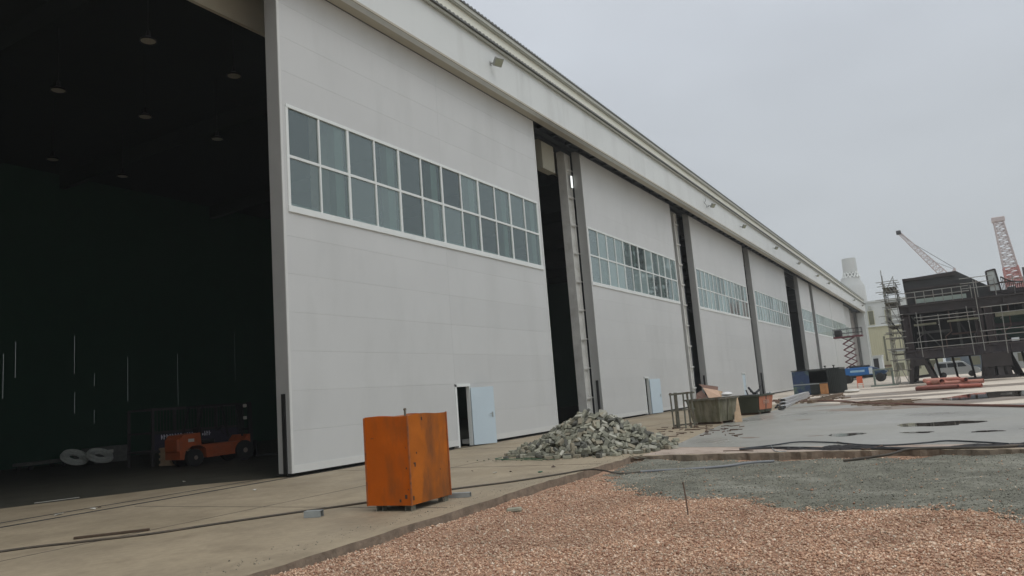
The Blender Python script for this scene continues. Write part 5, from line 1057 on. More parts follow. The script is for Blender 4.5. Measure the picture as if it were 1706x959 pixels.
# ================================================================== FAR BUILDINGS, TOWER, CRANES
XY = 178.0
YEL = mat('cream_corrugated', (0.62, 0.60, 0.43), 0.7, var=0.08, scale=0.3, stain=(.4, .38, .26), samt=.5, sscale=.3); YUP = mat('pale_grey_sheet', (0.60, 0.62, 0.60), 0.7, var=0.05, scale=0.2)
DKW = mat('olive_dark_glass', (0.14, 0.14, 0.09), 0.3, var=0.2, scale=0.5)
yb = thing('factory_building', 'pale building with grey upper storey and cream corrugated lower wall', 'building', (XY, 10, 0))
ytop = onX(1443, 504.5, XY); zt = ytop.z; zm = onX(1450, 545, XY).z
yR = onX(1520, 560, XY).y; yL = ytop.y + 1.8
b = MB(); b.box(XY, XY + 30, yR, yL, zm + .25, zt); up = b.build('upper_wall', YUP, yb)
b = MB(); b.box(XY - .3, XY + 30.2, yR - .2, yL, zt, zt + .35); b.build('roof', YUP, yb)
b = MB()
zl = onX(1490, 606, XY).z
pit = .45; yy = yR
while yy < yL - pit:
    b.box(XY - .1, XY + .2, yy, yy + pit * .55, zl, zm); b.box(XY + .02, XY + .2, yy + pit * .55, yy + pit, zl, zm); yy += pit
b.box(XY + .2, XY + 30, yR, yL, 0, zm); b.build('lower_wall', YEL, yb)
b = MB(); b.box(XY - .35, XY, yR, yL, zm, zm + .25); b.build('trim_band', FRAME, yb)
def window(px0, px1, py0, py1, name='window'):
    a = onX(px0, py0, XY); c_ = onX(px1, py1, XY)
    b = MB(); b.box(XY - .14, XY - .101, c_.y - .12, a.y + .12, c_.z - .12, a.z + .12); f = b.build(name, YEL, yb)
    b = MB(); b.box(XY - .17, XY - .141, c_.y, a.y, c_.z, a.z); b.build('pane', DKW, f)
window(1446, 1457.5, 519, 540); window(1474, 1486, 516.5, 537); window(1445, 1451.5, 562, 588); window(1471, 1480.5, 560, 601); window(1497, 1505, 557, 600)
for px in (1449, 1477): a = onX(px, 513, XY); b = MB(); b.box(XY - .5, XY, a.y - .3, a.y + .3, a.z - .3, a.z + .4); b.build('roof_vent', TRIMC, yb)
b = MB(); a = onX(1474, 610, XY); c_ = onX(1514, 608, XY); b.box(XY - 2.2, XY - .12, c_.y, a.y, a.z - .15, a.z + .25); b.build('canopy', WOOD, yb)
for px0, px1 in ((1476, 1481), (1486, 1494), (1499, 1506)):
    a = onX(px0, 612, XY); c_ = onX(px1, 618.5, XY); b = MB(); b.box(XY - .16, XY - .11, c_.y, a.y, c_.z, a.z - .2); b.build('window', DKW, yb)
# low buildings further right, seen below the steel module
LOWM = mat('low_shed_wall', (.42, .44, .43), .7, var=.1, scale=.2); LOWD = mat('blue_grey_shed', (.10, .13, .16), .7, var=.15, scale=.2)
for i, (x, y0, y1, h, m, lab) in enumerate([(150, 1.0, 9.0, 4.4, mat('cream_block', (.56, .56, .42), .8, var=.1), 'low cream walled block right of the corrugated building'), (138, -7.5, .5, 6.4, LOWD, 'dark blue grey shed behind the van'), (142, -14, -7.6, 5.0, LOWM, 'light grey shed under the middle of the steel module'), (132, -30, -14.4, 5.4, LOWM, 'long grey shed under the right end of the steel module')]):
    t = thing('site_shed', lab, 'shed', (x, (y0 + y1) / 2, 0))
    b = MB(); b.box(x, x + 8, y0, y1, 0, h); b.build('wall', m, t)
    b = MB(); b.prism([(y0 - .3, h), (y1 + .3, h), ((y0 + y1) / 2, h + .9)], x - .3, x + 8.3, Matrix(((0, 0, 1, 0), (1, 0, 0, 0), (0, 1, 0, 0), (0, 0, 0, 1)))); b.build('roof', LOWM, t)
    for k in range(int((y1 - y0) / 2.6)):
        y = y0 + .8 + 2.6 * k; b = MB(); b.box(x - .06, x - .002, y, y + 1.3, 1.1, 2.4); b.build('window', DKW, t)
t = thing('white_cabin', 'small white cabin with a dark door beside the blue lift', 'cabin', (120, 8.8, 0))
a = onX(1453, 594, 120); c_ = onX(1474, 630, 120)
b = MB(); b.box(120, 123, c_.y, a.y, .1, a.z); b.build('wall', mat('cabin_white', (.58, .62, .62), .6, var=.05), t)
b = MB(); b.box(119.8, 123.2, c_.y - .1, a.y + .15, a.z, a.z + .15); b.build('roof', YUP, t)
b = MB(); b.box(119.95, 119.995, a.y - .75, a.y - .1, .15, a.z - .3); b.build('door', BLACK, t)

TOW = mat('tower_concrete', (.46, .48, .47), .9, var=.1, scale=.1);  # tower colour lightened towards the sky, painting in haze
TX = 300; cy = (onX(1443, 500, TX).y + onX(1395, 500, TX).y) / 2; R_ = abs(onX(1443, 500, TX).y - cy)
zS = onX(1436, 470, TX).z; zN = onX(1425, 458, TX).z; rN = abs(onX(1425, 440, TX).y - onX(1400, 440, TX).y) / 2; yN = (onX(1425, 440, TX).y + onX(1400, 440, TX).y) / 2
t = thing('cooling_tower', 'round grey tower with a narrower neck fading into the fog', 'tower', (TX + R_, cy, 0))
b = MB(); b.lathe([(R_ * 1.04, 0), (R_, zS - 6), (R_ * .985, zS - 1), (R_ * .9, zS), (rN * 1.25, zN - .6), (rN * 1.25, zN - .3)], 40, Matrix.Translation((TX + R_, cy, 0))); b.build('shell', TOW, t, smooth=True)
Mn = Matrix.Translation((TX + R_, yN, 0))
b = MB(); b.lathe([(rN, zN + 1.6), (rN * .98, zN + 5), (rN * .96, zN + 7)], 32, Mn); b.lathe([(rN * .7, zN - 1), (rN * .7, zN + 1.7)], 24, Mn); b.build('neck', TOW, t, smooth=True)
for k in range(14):
    a0 = 2 * math.pi * k / 14; a1 = a0 + .45; b = MB()
    b.bar(Mn @ Vector((rN * 1.25 * math.cos(a0), rN * 1.25 * math.sin(a0), zN - .5)), Mn @ Vector((rN * math.cos(a1), rN * math.sin(a1), zN + 1.7)), .3); b.bar(Mn @ Vector((rN * 1.25 * math.cos(a1), rN * 1.25 * math.sin(a1), zN - .5)), Mn @ Vector((rN * math.cos(a0), rN * math.sin(a0), zN + 1.7)), .3); b.build('lattice_strut', FRAME, t)

CRR = mat('crane_red', (.46, .20, .18), .6, var=.1); CRW = mat('crane_pale', (.52, .45, .44), .6, var=.1)  # crane colours paled to put distance haze into them
def lattice(P, Q, w0, w1, n, r, m, parent, name='boom_section', m2=None, k2=0):
    P = Vector(P); Q = Vector(Q); d = (Q - P).normalized(); a = d.cross(Vector((1, 0, 0))).normalized(); c_ = d.cross(a)
    def corner(i, k):
        w_ = w0 + (w1 - w0) * i / n; return P.lerp(Q, i / n) + (a * (1, -1, -1, 1)[k] + c_ * (1, 1, -1, -1)[k]) * w_ / 2
    for i in range(n):
        b = MB()
        for k in range(4):
            b.bar(corner(i, k), corner(i + 1, k), r * 1.5); A_, B_ = (corner(i, k), corner(i + 1, (k + 1) % 4)) if i % 2 else (corner(i, (k + 1) % 4), corner(i + 1, k)); b.bar(A_, B_, r); b.bar(corner(i, k), corner(i, (k + 1) % 4), r)
        b.build(name, m2 if (m2 and i < k2) else m, parent)
CX_ = 190.0
tip = onX(1497, 387, CX_); root = onX(1578, 462, CX_); mast = onX(1590, 446, CX_)
t = thing('lattice_crane', 'slender lattice crane boom slanting up left behind the steel module', 'crane', (CX_, root.y, 0))
lattice(root, tip, 1.6, .5, 16, .10, CRW, t)
b = MB(); b.tube([root + Vector((0, -.5, 0)), mast], .15, 6); b.tube([Vector((CX_, root.y - 1, 0)), root], 1.1, 8); b.tube([mast, Vector((CX_ + 1, mast.y - 2, 0))], .2, 6); b.build('mast', CRW, t)
b = MB(); b.tube([mast, tip.lerp(root, .35) + Vector((0, 0, .8)), tip], .05, 5); b.tube([mast + Vector((0, 0, -.3)), tip.lerp(root, .6)], .04, 5); b.build('stay_cable', BLACK, t)
b = MB(); b.bbox(tip.x - .5, tip.x + .5, tip.y - .5, tip.y + .5, tip.z - .5, tip.z + .4, .1); b.build('boom_head', BLACK, t)
top = onX(1663, 368, CX_); bot = onX(1692, 478, CX_); ft = bot + (bot - top) * 1.9; ft.z = max(ft.z, 0)
ft = bot + (bot - top) * ((bot.z) / (top.z - bot.z))
t = thing('lattice_crane', 'tall red and white lattice crane boom rising at the right edge', 'crane', (CX_, ft.y, 0))
lattice(ft, bot, 3.2, 2.9, 8, .16, CRR, t); lattice(bot, bot.lerp(top, .30), 2.9, 2.5, 7, .17, CRR, t); lattice(bot.lerp(top, .30), top, 2.5, 1.7, 14, .12, CRW, t)
b = MB(); b.bbox(top.x - 1, top.x + 1, top.y - 1.2, top.y + 1.2, top.z - .2, top.z + .8, .1); b.build('boom_head', CRW, t)

mc = thing('lattice_mast', 'dark lattice mast standing off to the right, mirrored in the second door windows', 'mast', (178, -31, 0))
lattice((178, -31, 0), (178, -31, 48), 6.5, 5.5, 16, .55, mat('mast_grey', (.10, .10, .10), .7), mc, 'mast_section')
# ================================================================== THE STEEL MODULE WITH ITS SCAFFOLD
MX = 76.0
DK = mat('module_dark_primer', (0.030, 0.024, 0.023), 0.75, var=0.25, scale=0.7, stain=(.05, .034, .032), samt=.5, sscale=.8)
DKP = mat('module_purple_beam', (0.045, 0.037, 0.042), 0.7, var=0.2, scale=0.8, stain=(.10, .075, .06), samt=.5)
DB = mat('module_brown_column', (0.042, 0.030, 0.030), 0.7, var=0.25, scale=1)
VD = mat('module_inside', (0.014, 0.014, 0.015), 0.85, var=0.3, scale=.6); DG = mat('module_green_panel', (0.010, 0.05, 0.032), 0.7, var=0.15, scale=.5)
PALE = mat('pale_primer_strip', (.30, .36, .32), .6, var=.15, scale=1); OLB = mat('olive_boards', (0.16, 0.16, 0.11), .8, var=.3, scale=2)
mod = thing('steel_module', 'huge dark steel module on trestle legs with a sloping black top block', 'steel module', (MX, -6, 0))
YR = -20.0
def ib(nm, y0, y1, z0, z1, x=MX, m=DK, fl=.12, dep=.5):
    b = MB(); b.box(x, x + dep, y0, y1, z0, z0 + fl); b.box(x, x + dep, y0, y1, z1 - fl, z1); b.box(x + dep * .4, x + dep * .6, y0, y1, z0 + fl, z1 - fl)
    yy = y0 + .9
    while yy < y1 - .5: b.box(x + .06, x + dep * .4, yy, yy + .06, z0 + fl, z1 - fl); yy += 2.4
    return b.build(nm, m, mod)
for (x, dz) in ((MX, 0), (MX + 7, 0), (MX + 14, 0)):
    ib('floor_beam', YR, 3.45, 2.15 + dz, 2.95 + dz, x, DKP); ib('deck_beam', YR, 3.3, 6.15 + dz, 7.0 + dz, x, DK)
for x in (MX + .5, MX + 7.2):
    for y in (2.55, -2.95, -3.75, -9.6, -10.4, -16.4):
        b = MB(); b.box(x - .45, x + .1, y, y + .1, 2.95, 6.15); b.box(x - .45, x + .1, y + .5, y + .6, 2.95, 6.15); b.box(x - .22, x - .12, y + .1, y + .5, 2.95, 6.15); b.build('column', DB, mod)
b = MB(); b.box(MX + .4, MX + 14.2, YR, 3.2, 6.98, 7.08); b.build('deck', DK, mod)
b = MB(); b.box(MX + .4, MX + 14.2, YR, 3.2, 2.3, 2.4); b.build('deck', DK, mod)
b = MB(); b.box(MX + 3.2, MX + 3.35, -2.8, 2.5, 2.5, 6.9); b.box(MX + 3.2, MX + 3.35, YR, -5.6, 2.5, 6.9)
for y in np.arange(YR + .4, 2.4, .8): b.box(MX + 3.14, MX + 3.2, y, y + .08, 2.5, 6.9)
b.build('inner_wall', VD, mod)
b = MB(); b.box(MX + 2.6, MX + 2.75, -6.2, -3.9, 3.1, 5.3); b.build('green_panel', DG, mod)
b = MB(); b.box(MX + 6.9, MX + 7.1, YR, 3.1, 2.4, 6.9); b.build('inner_wall', VD, mod)
b = MB(); b.box(MX + .5, MX + 14, 3.02, 3.14, 2.4, 6.9)
for x in np.arange(MX + .8, MX + 14, 1.1): b.box(x, x + .1, 3.14, 3.26, 2.4, 6.9)
b.build('end_wall', DK, mod)
# sloping top block
Mx = Matrix(((0, 0, 1, 0), (1, 0, 0, 0), (0, 1, 0, 0), (0, 0, 0, 1)))
b = MB(); b.prism([(2.65, 7.09), (2.72, 9.45), (-1.55, 9.62), (-4.35, 7.55), (-4.6, 7.09)], MX + .9, MX + 9, Mx); b.build('top_block', mat('module_black_block', (0.026, 0.027, 0.027), .7, var=.3, scale=.7, stain=(.045, .038, .036), samt=.7), mod)
b = MB()
b.box(MX + .7, MX + .898, -1.4, 2.7, 9.25, 9.47); b.box(MX + .75, MX + .898, -2.0, 2.65, 8.35, 8.5); b.box(MX + .8, MX + .898, -2.6, 2.2, 7.6, 7.7)
for y in (2.0, .4, -1.4): b.box(MX + .78, MX + .898, y, y + .14, 7.7, 8.35)
b.build('block_stiffener', DK, mod)
b = MB(); b.box(MX + .5, MX + .6, -2.05, 1.9, 7.10, 7.48); b.build('pale_kick_plate', PALE, mod)
for (y0, y1, z) in ((.55, 2.3, 5.05), (-2.7, -.3, 5.12), (-9.4, -3.9, 5.15), (-16, -10.6, 5.2)):
    b = MB(); b.box(MX - .5, MX + .3, y0, y1, z, z + .16 if y0 > -3 else z + .3); b.build('walkway_board', OLB, mod)
b = MB(); b.box(MX - .02, MX - .001, -5.3, -4.75, 3.02, 3.28); b.build('notice_board', mat('pale_notice', (.6, .64, .66), .5), mod)
# wedge of deck plating to the right of the slope
b = MB(); b.prism([(-3.9, 7.09), (-4.1, 7.4), (-11, 7.65), (-20, 7.8), (-20, 7.09)], MX + .6, MX + 2.5, Mx); b.build('deck_coaming', DKP, mod)
# clutter inside and on top of the module
rc = random.Random(31)
BRN = mat('module_rust_brown', (0.075, 0.045, 0.034), 0.8, var=0.3, scale=2); GRM = mat('module_grey_member', (0.09, 0.09, 0.085), 0.7, var=0.3, scale=2)
for k in range(26):
    y = -19 + 21.5 * k / 25 + rc.uniform(-.3, .3); x = MX + rc.uniform(.9, 2.9); b = MB()
    if k % 3 == 0: b.bar((x, y, 2.42), (x, y + rc.uniform(-.1, .1), 6.1), rc.uniform(.10, .22))
    elif k % 3 == 1: b.bar((x, y, 2.5), (x, y + rc.uniform(1.2, 2.6), 6.1), .12)
    else: z = rc.uniform(3.1, 5.8); b.bar((x, y - 1.4, z), (x, y + 1.4, z + rc.uniform(-.05, .05)), rc.uniform(.12, .3))
    b.build('brace', rc.choice([BRN, GRM, DK, DKP]), mod)
for k in range(9):
    y = -18.5 + 2.35 * k; b = MB(); w_ = rc.uniform(.5, 1.3); b.bbox(MX + 1.2, MX + 2.4, y, y + w_, 2.41, 2.41 + rc.uniform(.5, 1.7), .03); b.build('equipment_box', rc.choice([DK, BRN, DKP, VD]), mod)
for k in range(8):
    y = -5.2 - 1.8 * k; b = MB(); b.bbox(MX + 1.5, MX + 3, y - rc.uniform(.3, 1.1), y, 7.09, 7.09 + rc.uniform(.4, 1.5), .04); b.build('deck_box', rc.choice([DK, GRM, DKP, BRN]), mod)
for k in range(7):
    y = -4.5 - 2.1 * k; b = MB(); b.tube([(MX + 2, y, 7.1), (MX + 2, y, 8.6 + rc.uniform(-.3, .8))], .09, 8); b.tube([(MX + 2, y, 8.2), (MX + 2, y - 1.2, 8.2)], .07, 8); b.build('pipework', rc.choice([GRM, BRN]), mod)
for k in range(10):
    y = 2.2 - 2.2 * k; b = MB(); b.tube([(MX + .15, y, 2.96), (MX + .15, y, 3.9), (MX + .15, y - .5, 4.3), (MX + .15, y - .5, 6.1)], .06, 6); b.build('pipework', rc.choice([GRM, BRN, DKP]), mod)
# trestle legs
def trestle(y, x, heavy):
    b = MB(); w_ = .34 if heavy else .24
    b.bar((x - .0, y + .9, 0), (x, y + .55, 2.15), w_); b.bar((x, y - 1.0, 0), (x, y - .3, 2.15), w_)
    b.bar((x + 1.6, y + .9, 0), (x + 1.6, y + .55, 2.15), w_); b.bar((x + 1.6, y - 1.0, 0), (x + 1.6, y - .3, 2.15), w_)
    b.box(x - .25, x + 1.85, y - .5, y + .75, 1.55 if heavy else 1.85, 2.149); b.bar((x, y + .75, .5), (x, y - .7, .6), .14)
    b.build('support_leg', DK, mod)
for y in (2.3, -9.2, -16): trestle(y, MX + .1, y > 0)
for y in (2.3, -4.6, -9.2, -16): trestle(y, MX + 7, False); trestle(y, MX + 13, False)
b = MB()
for dy in (-.55, -.15, .3, .7): b.bar((MX - .3 + abs(dy) * .3, -3.4 + dy * 1.35, 0), (MX + .1, -3.4 + dy * .9, 2.15), .46)
b.box(MX - .4, MX + 1.6, -4.5, -2.4, 1.0, 2.149); b.box(MX - .5, MX + 1.7, -4.7, -2.2, 0, .25); b.build('support_leg', DK, mod)
for y in np.arange(-15, 2, 1.45):
    b = MB(); b.bar((MX + 11, y, 0), (MX + 11, y + .2, 2.2), .2); b.build('support_prop', DK, mod)

TUBE = mat('scaffold_tube', (0.24, 0.24, 0.22), 0.5, 0.3, var=0.2, scale=2, stain=(.2, .14, .1), samt=.5); BRD = mat('scaffold_board', (.11, .105, .08), .85, var=.3, scale=3)
def tube_part(t, name, P, Q, r=.035): MB().tube([P, Q], r, 6).build(name, TUBE, t)
sc = thing('scaffold', 'tube scaffold hung on the long face of the dark steel module', 'scaffold', (MX - .8, -8, 0))
rnd = random.Random(12)
ys = [1.95, .35, -1.9, -2.7, -4.3, -6.3, -8.4, -10.5, -12.7, -15, -17.2]
for i, y in enumerate(ys):
    z0 = rnd.uniform(1.9, 2.7); z1 = (6.1 if i not in (3, 5, 8) else 8.4) + rnd.uniform(-.2, .3); tube_part(sc, 'pole', (MX - .75, y, z0), (MX - .75, y + rnd.uniform(-.1, .1), z1))
for (z, y0, y1) in ((3.6, -20, 3.2), (3.05, -20, 2.4), (5.75, -2.5, 2.2), (5.45, -20, 2.0), (6.05, -20, -2.9), (4.05, -20, -2.6)): tube_part(sc, 'ledger', (MX - .80, y0, z + .004 * abs(y0)), (MX - .80, y1, z))
for y in ys: tube_part(sc, 'transom', (MX - .85, y + .05, 5.0), (MX + .2, y + .05, 5.0))
rl = thing('deck_railing', 'tube railing round the upper deck of the steel module', 'railing', (MX + .3, -8, 7.1))
yy = 2.6; k = 0
while yy > -3: tube_part(rl, 'post', (MX + .25, yy, 7.0), (MX + .25, yy, 8.15)); yy -= .72
for z in (7.65, 8.1): tube_part(rl, 'rail', (MX + .25, -2.3, z + .04), (MX + .25, 2.9, z))
for z in (7.9, 8.35, 8.8): tube_part(rl, 'rail', (MX + .4, -4.2, z), (MX + .4, -1.7, z))
yy = -2.9
while yy > -20: tube_part(rl, 'post', (MX + .4, yy, 7.0), (MX + .4, yy, 8.55 if yy > -6 else 8.3)); yy -= 1.35
for z in (7.8, 8.25): tube_part(rl, 'rail', (MX + .42, -20, z + .1), (MX + .42, -5.2, z + .05))
b = MB(); pts = smoothpath([(MX + .3, -4.75, 8.55), (MX + .3, -5.3, 8.15), (MX + .3, -6.0, 7.95), (MX + .3, -6.8, 8.0), (MX + .3, -7.6, 8.3)], 5); b.tube(pts, .06, 6)
for p in pts[::1]: b.bar((p.x, p.y, 7.1), p, .05)
b.build('curved_rail', DK, rl)
gt = thing('access_gate', 'tall dark framed gate panel standing on the module deck', 'gate', (MX + .5, -4.1, 7.1))
P = [onX(1642, 452, MX + .5), onX(1657, 448, MX + .5), onX(1668, 484, MX + .5), onX(1649, 486, MX + .5)]
b = MB(); [b.bar(P[i], P[(i + 1) % 4], .13) for i in range(4)]; b.bar(P[3].lerp(P[0], .33), P[2].lerp(P[1], .33), .1); b.build('frame', DK, gt)
b = MB(); b.raw([p + Vector((.03, 0, 0)) for p in P] + [p + Vector((.05, 0, 0)) for p in P], [(0, 1, 2, 3), (4, 5, 6, 7)]); b.build('mesh_panel', mat('pale_mesh', (.42, .46, .45), .6, var=.1, scale=2), gt)
st = thing('scaffold_tower', 'tall tube scaffold tower at the left end of the steel module', 'scaffold', (MX + 1, 3.9, 0))
for i, x in enumerate((MX - .6, MX + 1.4, MX + 3.4, MX + 5.6)):
    for k, y in enumerate((3.35, 4.35)):
        tube_part(st, 'pole', (x, y, 0), (x + rnd.uniform(-.1, .1), y + rnd.uniform(-.08, .08), (9.9, 10.7)[k] - .5 * i + rnd.uniform(-.5, .5)))
for z in (1.2, 2.1, 3.1, 4.1, 4.6, 5.6, 6.1, 6.9, 7.6, 8.3, 9.2):
    for y in (3.35, 4.35): tube_part(st, 'ledger', (MX - .9, y, z + rnd.uniform(-.1, .1)), (MX + 6, y, z))
    for x in (MX - .6, MX + 1.4, MX + 3.4): tube_part(st, 'transom', (x, 3.0, z + .1), (x, 4.35 + rnd.uniform(.1, .7), z + .1))
for z in (2.7, 5.2, 7.3, 8.7):
    b = MB()
    for k in range(4): b.box(MX - .8, MX + 5.8, 3.32 + .27 * k, 3.55 + .27 * k, z, z + .06)
    b.build('board_deck', BRD, st)
for (za, zb_, ya, yb_) in ((.2, 3, 3.35, 4.35), (3, 5.4, 4.35, 3.35), (5.4, 8, 3.35, 4.35), (8, 9.7, 4.35, 3.35)): tube_part(st, 'brace', (MX - .65, ya, za), (MX - .65, yb_, zb_))
for px, y0, y1, x in ((1, .0, 1.2, MX - 1.2), (2, 4.0, 3.0, MX + 0)): pass

# ================================================================== PIPES, VAN
RP = [mat('red_pipe', (.42, .13, .09), .6, var=.15, scale=2), mat('faded_red_pipe', (.50, .22, .16), .6, var=.15, scale=2), mat('dark_red_pipe', (.20, .07, .05), .7, var=.2, scale=2)]
PP = [((1526, 652), (1598, 650), .13, 0, 2), ((1531, 649.5), (1606, 648), .13, 0, 0), ((1543, 648), (1634, 645), .14, 0, 2), ((1540, 641.5), (1588, 649), .17, .28, 1), ((1548, 645), (1612, 640.5), .15, .22, 0), ((1570, 646), (1640, 643), .13, .2, 1), ((1560, 650), (1640, 647.5), .12, 0, 0), ((1546, 643), (1600, 642.5), .13, .4, 1), ((1580, 641), (1622, 647), .13, .35, 0)]
for i, (a, c_, r, dz, m) in enumerate(PP):
    A = G(*a, z=.0); B = G(*c_, z=.0); 
    d = (B - A).to_2d(); L_ = min(d.length, 7.5); d.normalize(); mid = (A + B) / 2; A = mid - Vector((d.x, d.y, 0)) * L_ / 2; B = mid + Vector((d.x, d.y, 0)) * L_ / 2
    A.x = 54 + (A.x - 54) * .35; B.x = 54 + (B.x - 54) * .35
    b = MB(); n = 14; z = r + .004 + dz
    dd = (B - A).normalized(); a_ = dd.cross(Vector((0, 0, 1))).normalized(); u = Vector((0, 0, 1))
    for (Pt, rr) in ((A, r), (B, r), (B, r * .86), (A, r * .86)): b.v += [Pt + Vector((0, 0, z)) + (a_ * math.cos(6.2832 * k / n) + u * math.sin(6.2832 * k / n)) * rr for k in range(n)]
    for q_ in range(4):
        for k in range(n): b.f.append((q_ * n + k, q_ * n + (k + 1) % n, ((q_ + 1) % 4) * n + (k + 1) % n, ((q_ + 1) % 4) * n + k))
    tag(b.build('red_pipe', RP[m], smooth=True), 'faded red steel pipe in the loose pile before the steel module', 'pipe', 'red pipes piled on the yard')

VS = mat('van_silver', (.42, .45, .46), .35, .2, var=.04, scale=1, coat=.3); VG = mat('van_glass', (.02, .025, .03), .08)
v = thing('parked_van', 'silver grey minivan parked under the steel module', 'van', (97.5, -.55, 0), math.radians(-90))
prof = [(-2.15, .45), (-2.2, .9), (-2.1, 1.55), (-1.85, 1.78), (0.35, 1.78), (.75, 1.66), (1.35, 1.12), (2.0, .98), (2.2, .75), (2.2, .38), (1.75, .3), (-1.9, .3)]
b = MB(); Mv = Matrix.Rotation(math.radians(90), 4, 'X')
for (s_, yv) in ((.86, -.86), (1.0, -.78), (1.0, .78), (.86, .86)):
    b.v += [Vector((x * (1 if s_ == 1 else .985), yv, z if z < 1.1 or s_ == 1 else 1.1 + (z - 1.1) * .93)) for x, z in prof]
n = len(prof)
for k in range(3):
    for i in range(n): b.f.append((k * n + i, k * n + (i + 1) % n, (k + 1) * n + (i + 1) % n, (k + 1) * n + i))
b.f.append(tuple(range(n))[::-1]); b.f.append(tuple(range(3 * n, 4 * n))); b.build('body', VS, v, world=False)
for s_ in (-1, 1):
    for (x0, x1, x2, x3) in ((-1.85, -.95, -.95, -1.75), (-.85, .05, .05, -.85), (.13, 1.0, .62, .13)):
        b = MB(); y = .868 * s_; b.raw([(x0, y, 1.12), (x1, y, 1.12), (x2, y * .995, 1.58), (x3, y * .995, 1.58)], [(0, 1, 2, 3)]); b.raw([(x0, y * .99, 1.12), (x1, y * .99, 1.12), (x2, y * .98, 1.58), (x3, y * .98, 1.58)], [(0, 1, 2, 3)]); b.build('side_window', VG, v, world=False)
b = MB(); b.raw([(.80, -.7, 1.64), (.80, .7, 1.64), (1.34, .74, 1.15), (1.34, -.74, 1.15)], [(0, 1, 2, 3)]); b.raw([(.82, -.7, 1.66), (.82, .7, 1.66), (1.36, .74, 1.17), (1.36, -.74, 1.17)], [(0, 1, 2, 3)]); b.build('windscreen', VG, v, world=False)
for x in (-1.35, 1.35):
    for y in (-.8, .8):
        M = Matrix.Translation((x, y, .32)) @ Mv; wl = MB().lathe([(.18, -.1), (.3, -.1), (.32, -.06), (.32, .06), (.3, .1), (.18, .1)], 20, M).build('wheel', TYRE, v, world=False, smooth=True); MB().lathe([(.18, -.08), (.18, .08)], 14, M).build('rim', RIM, wl, world=False)
for y in (-.62, .62):
    b = MB(); b.bbox(2.1, 2.22, y - .17, y + .17, .68, .84, .03); b.build('headlight', mat('headlight', (.7, .72, .7), .2), v, world=False)
    b = MB(); b.bbox(-2.2, -2.1, y - .08, y + .08, .9, 1.3, .02); b.build('tail_light', OR2, v, world=False)

# ================================================================== INSIDE THE HALL
FR = mat('forklift_red', (0.42, 0.095, 0.03), 0.5, var=0.15, scale=3, stain=(.22, .09, .05), samt=.5, sscale=4)
p1 = G(326, 776); p2 = G(407, 766); ang = math.atan2(p2.y - p1.y, p2.x - p1.x)
f = thing('forklift', 'red forklift truck parked just inside the dark hall', 'forklift', ((p1.x + p2.x) / 2, (p1.y + p2.y) / 2 + .45, 0), ang * .4 - math.radians(4))
M9 = Matrix.Rotation(math.radians(90), 4, 'X')
b = MB(); b.prism([(-1.50, .28), (-1.50, .95), (-1.40, 1.12), (-.75, 1.16), (-.7, .72), (.95, .72), (1.15, .95), (1.25, .95), (1.25, .3), (-.5, .26), (-.55, .6), (-.75, .72), (-1.05, .72), (-1.3, .55), (-1.36, .26)], -.52, .52, M9)
b.build('body', FR, f, world=False)
b = MB(); b.bbox(-1.56, -1.3, -.5, .5, .5, 1.05, .08); b.build('counterweight', FR, f, world=False)
b = MB(); b.bbox(-.55, .0, -.25, .25, .74, .9, .05); b.bbox(-.62, -.5, -.25, .25, .9, 1.35, .05); b.build('seat', BLACK, f, world=False)
for (x0, z0, x1, z1) in ((-.85, 1.14, -.62, 2.08), (.95, .9, .7, 2.08)):
    for y in (-.48, .48): b = MB(); b.bar((x0, y, z0), (x1, y, z1), .06); b.build('roof_post', BLACK, f, world=False)
b = MB(); b.bar((-.7, -.5, 2.1), (.75, -.5, 2.1), .07); b.bar((-.7, .5, 2.1), (.75, .5, 2.1), .07)
for x in (-.7, -.4, -.1, .2, .5, .75): b.bar((x, -.5, 2.1), (x, .5, 2.1), .04)
b.build('overhead_guard', BLACK, f, world=False)
for y in (-.35, .35): b = MB(); b.bar((1.38, y, .1), (1.33, y, 2.15), .09, .12); b.bar((1.48, y * .8, .1), (1.44, y * .8, 2.1), .07); b.build('mast_rail', BLACK, f, world=False)
b = MB()
for z in (.3, 1.1, 2.05): b.box(1.33, 1.45, -.34, .34, z, z + .08)
b.build('mast_crossbar', BLACK, f, world=False)
b = MB(); b.box(1.5, 1.56, -.5, .5, .12, .7); b.build('fork_carriage', BLACK, f, world=False)
for y in (-.3, .3): b = MB(); b.box(1.56, 2.6, y - .05, y + .05, .06, .1); b.build('fork', BLACK, f, world=False)
b = MB(); b.tube([(.5, 0, 1.0), (.32, 0, 1.25)], .02, 6); b.lathe([(.15, 0), (.17, .02), (.15, .03)], 16, Matrix.Translation((.32, 0, 1.25)) @ Matrix.Rotation(math.radians(-35), 4, 'Y')); b.build('steering_wheel', BLACK, f, world=False)
for (x, y, r) in ((-.95, -.46, .3), (-.95, .46, .3), (.98, -.5, .37), (.98, .5, .37)):
    M = Matrix.Translation((x, y, r)) @ M9; wl = MB().lathe([(r * .55, -.12), (r * .95, -.12), (r, -.07), (r, .07), (r * .95, .12), (r * .55, .12)], 24, M).build('wheel', TYRE, f, world=False, smooth=True); MB().lathe([(r * .54, -.09), (r * .54, .09), (r * .2, .125)], 16, M).build('rim', mat('dusty_rim', (.22, .17, .14), .7), wl, world=False)
for z in (1.95, 1.5): b = MB(); b.bbox(1.0, 1.12, -.56, -.46, z, z + .12, .02); b.build('headlight', LIT, f, world=False)
b = MB(); b.box(-1.2, -.98, -.527, -.521, .86, .97); b.build('number_label', LIT, f, world=False)

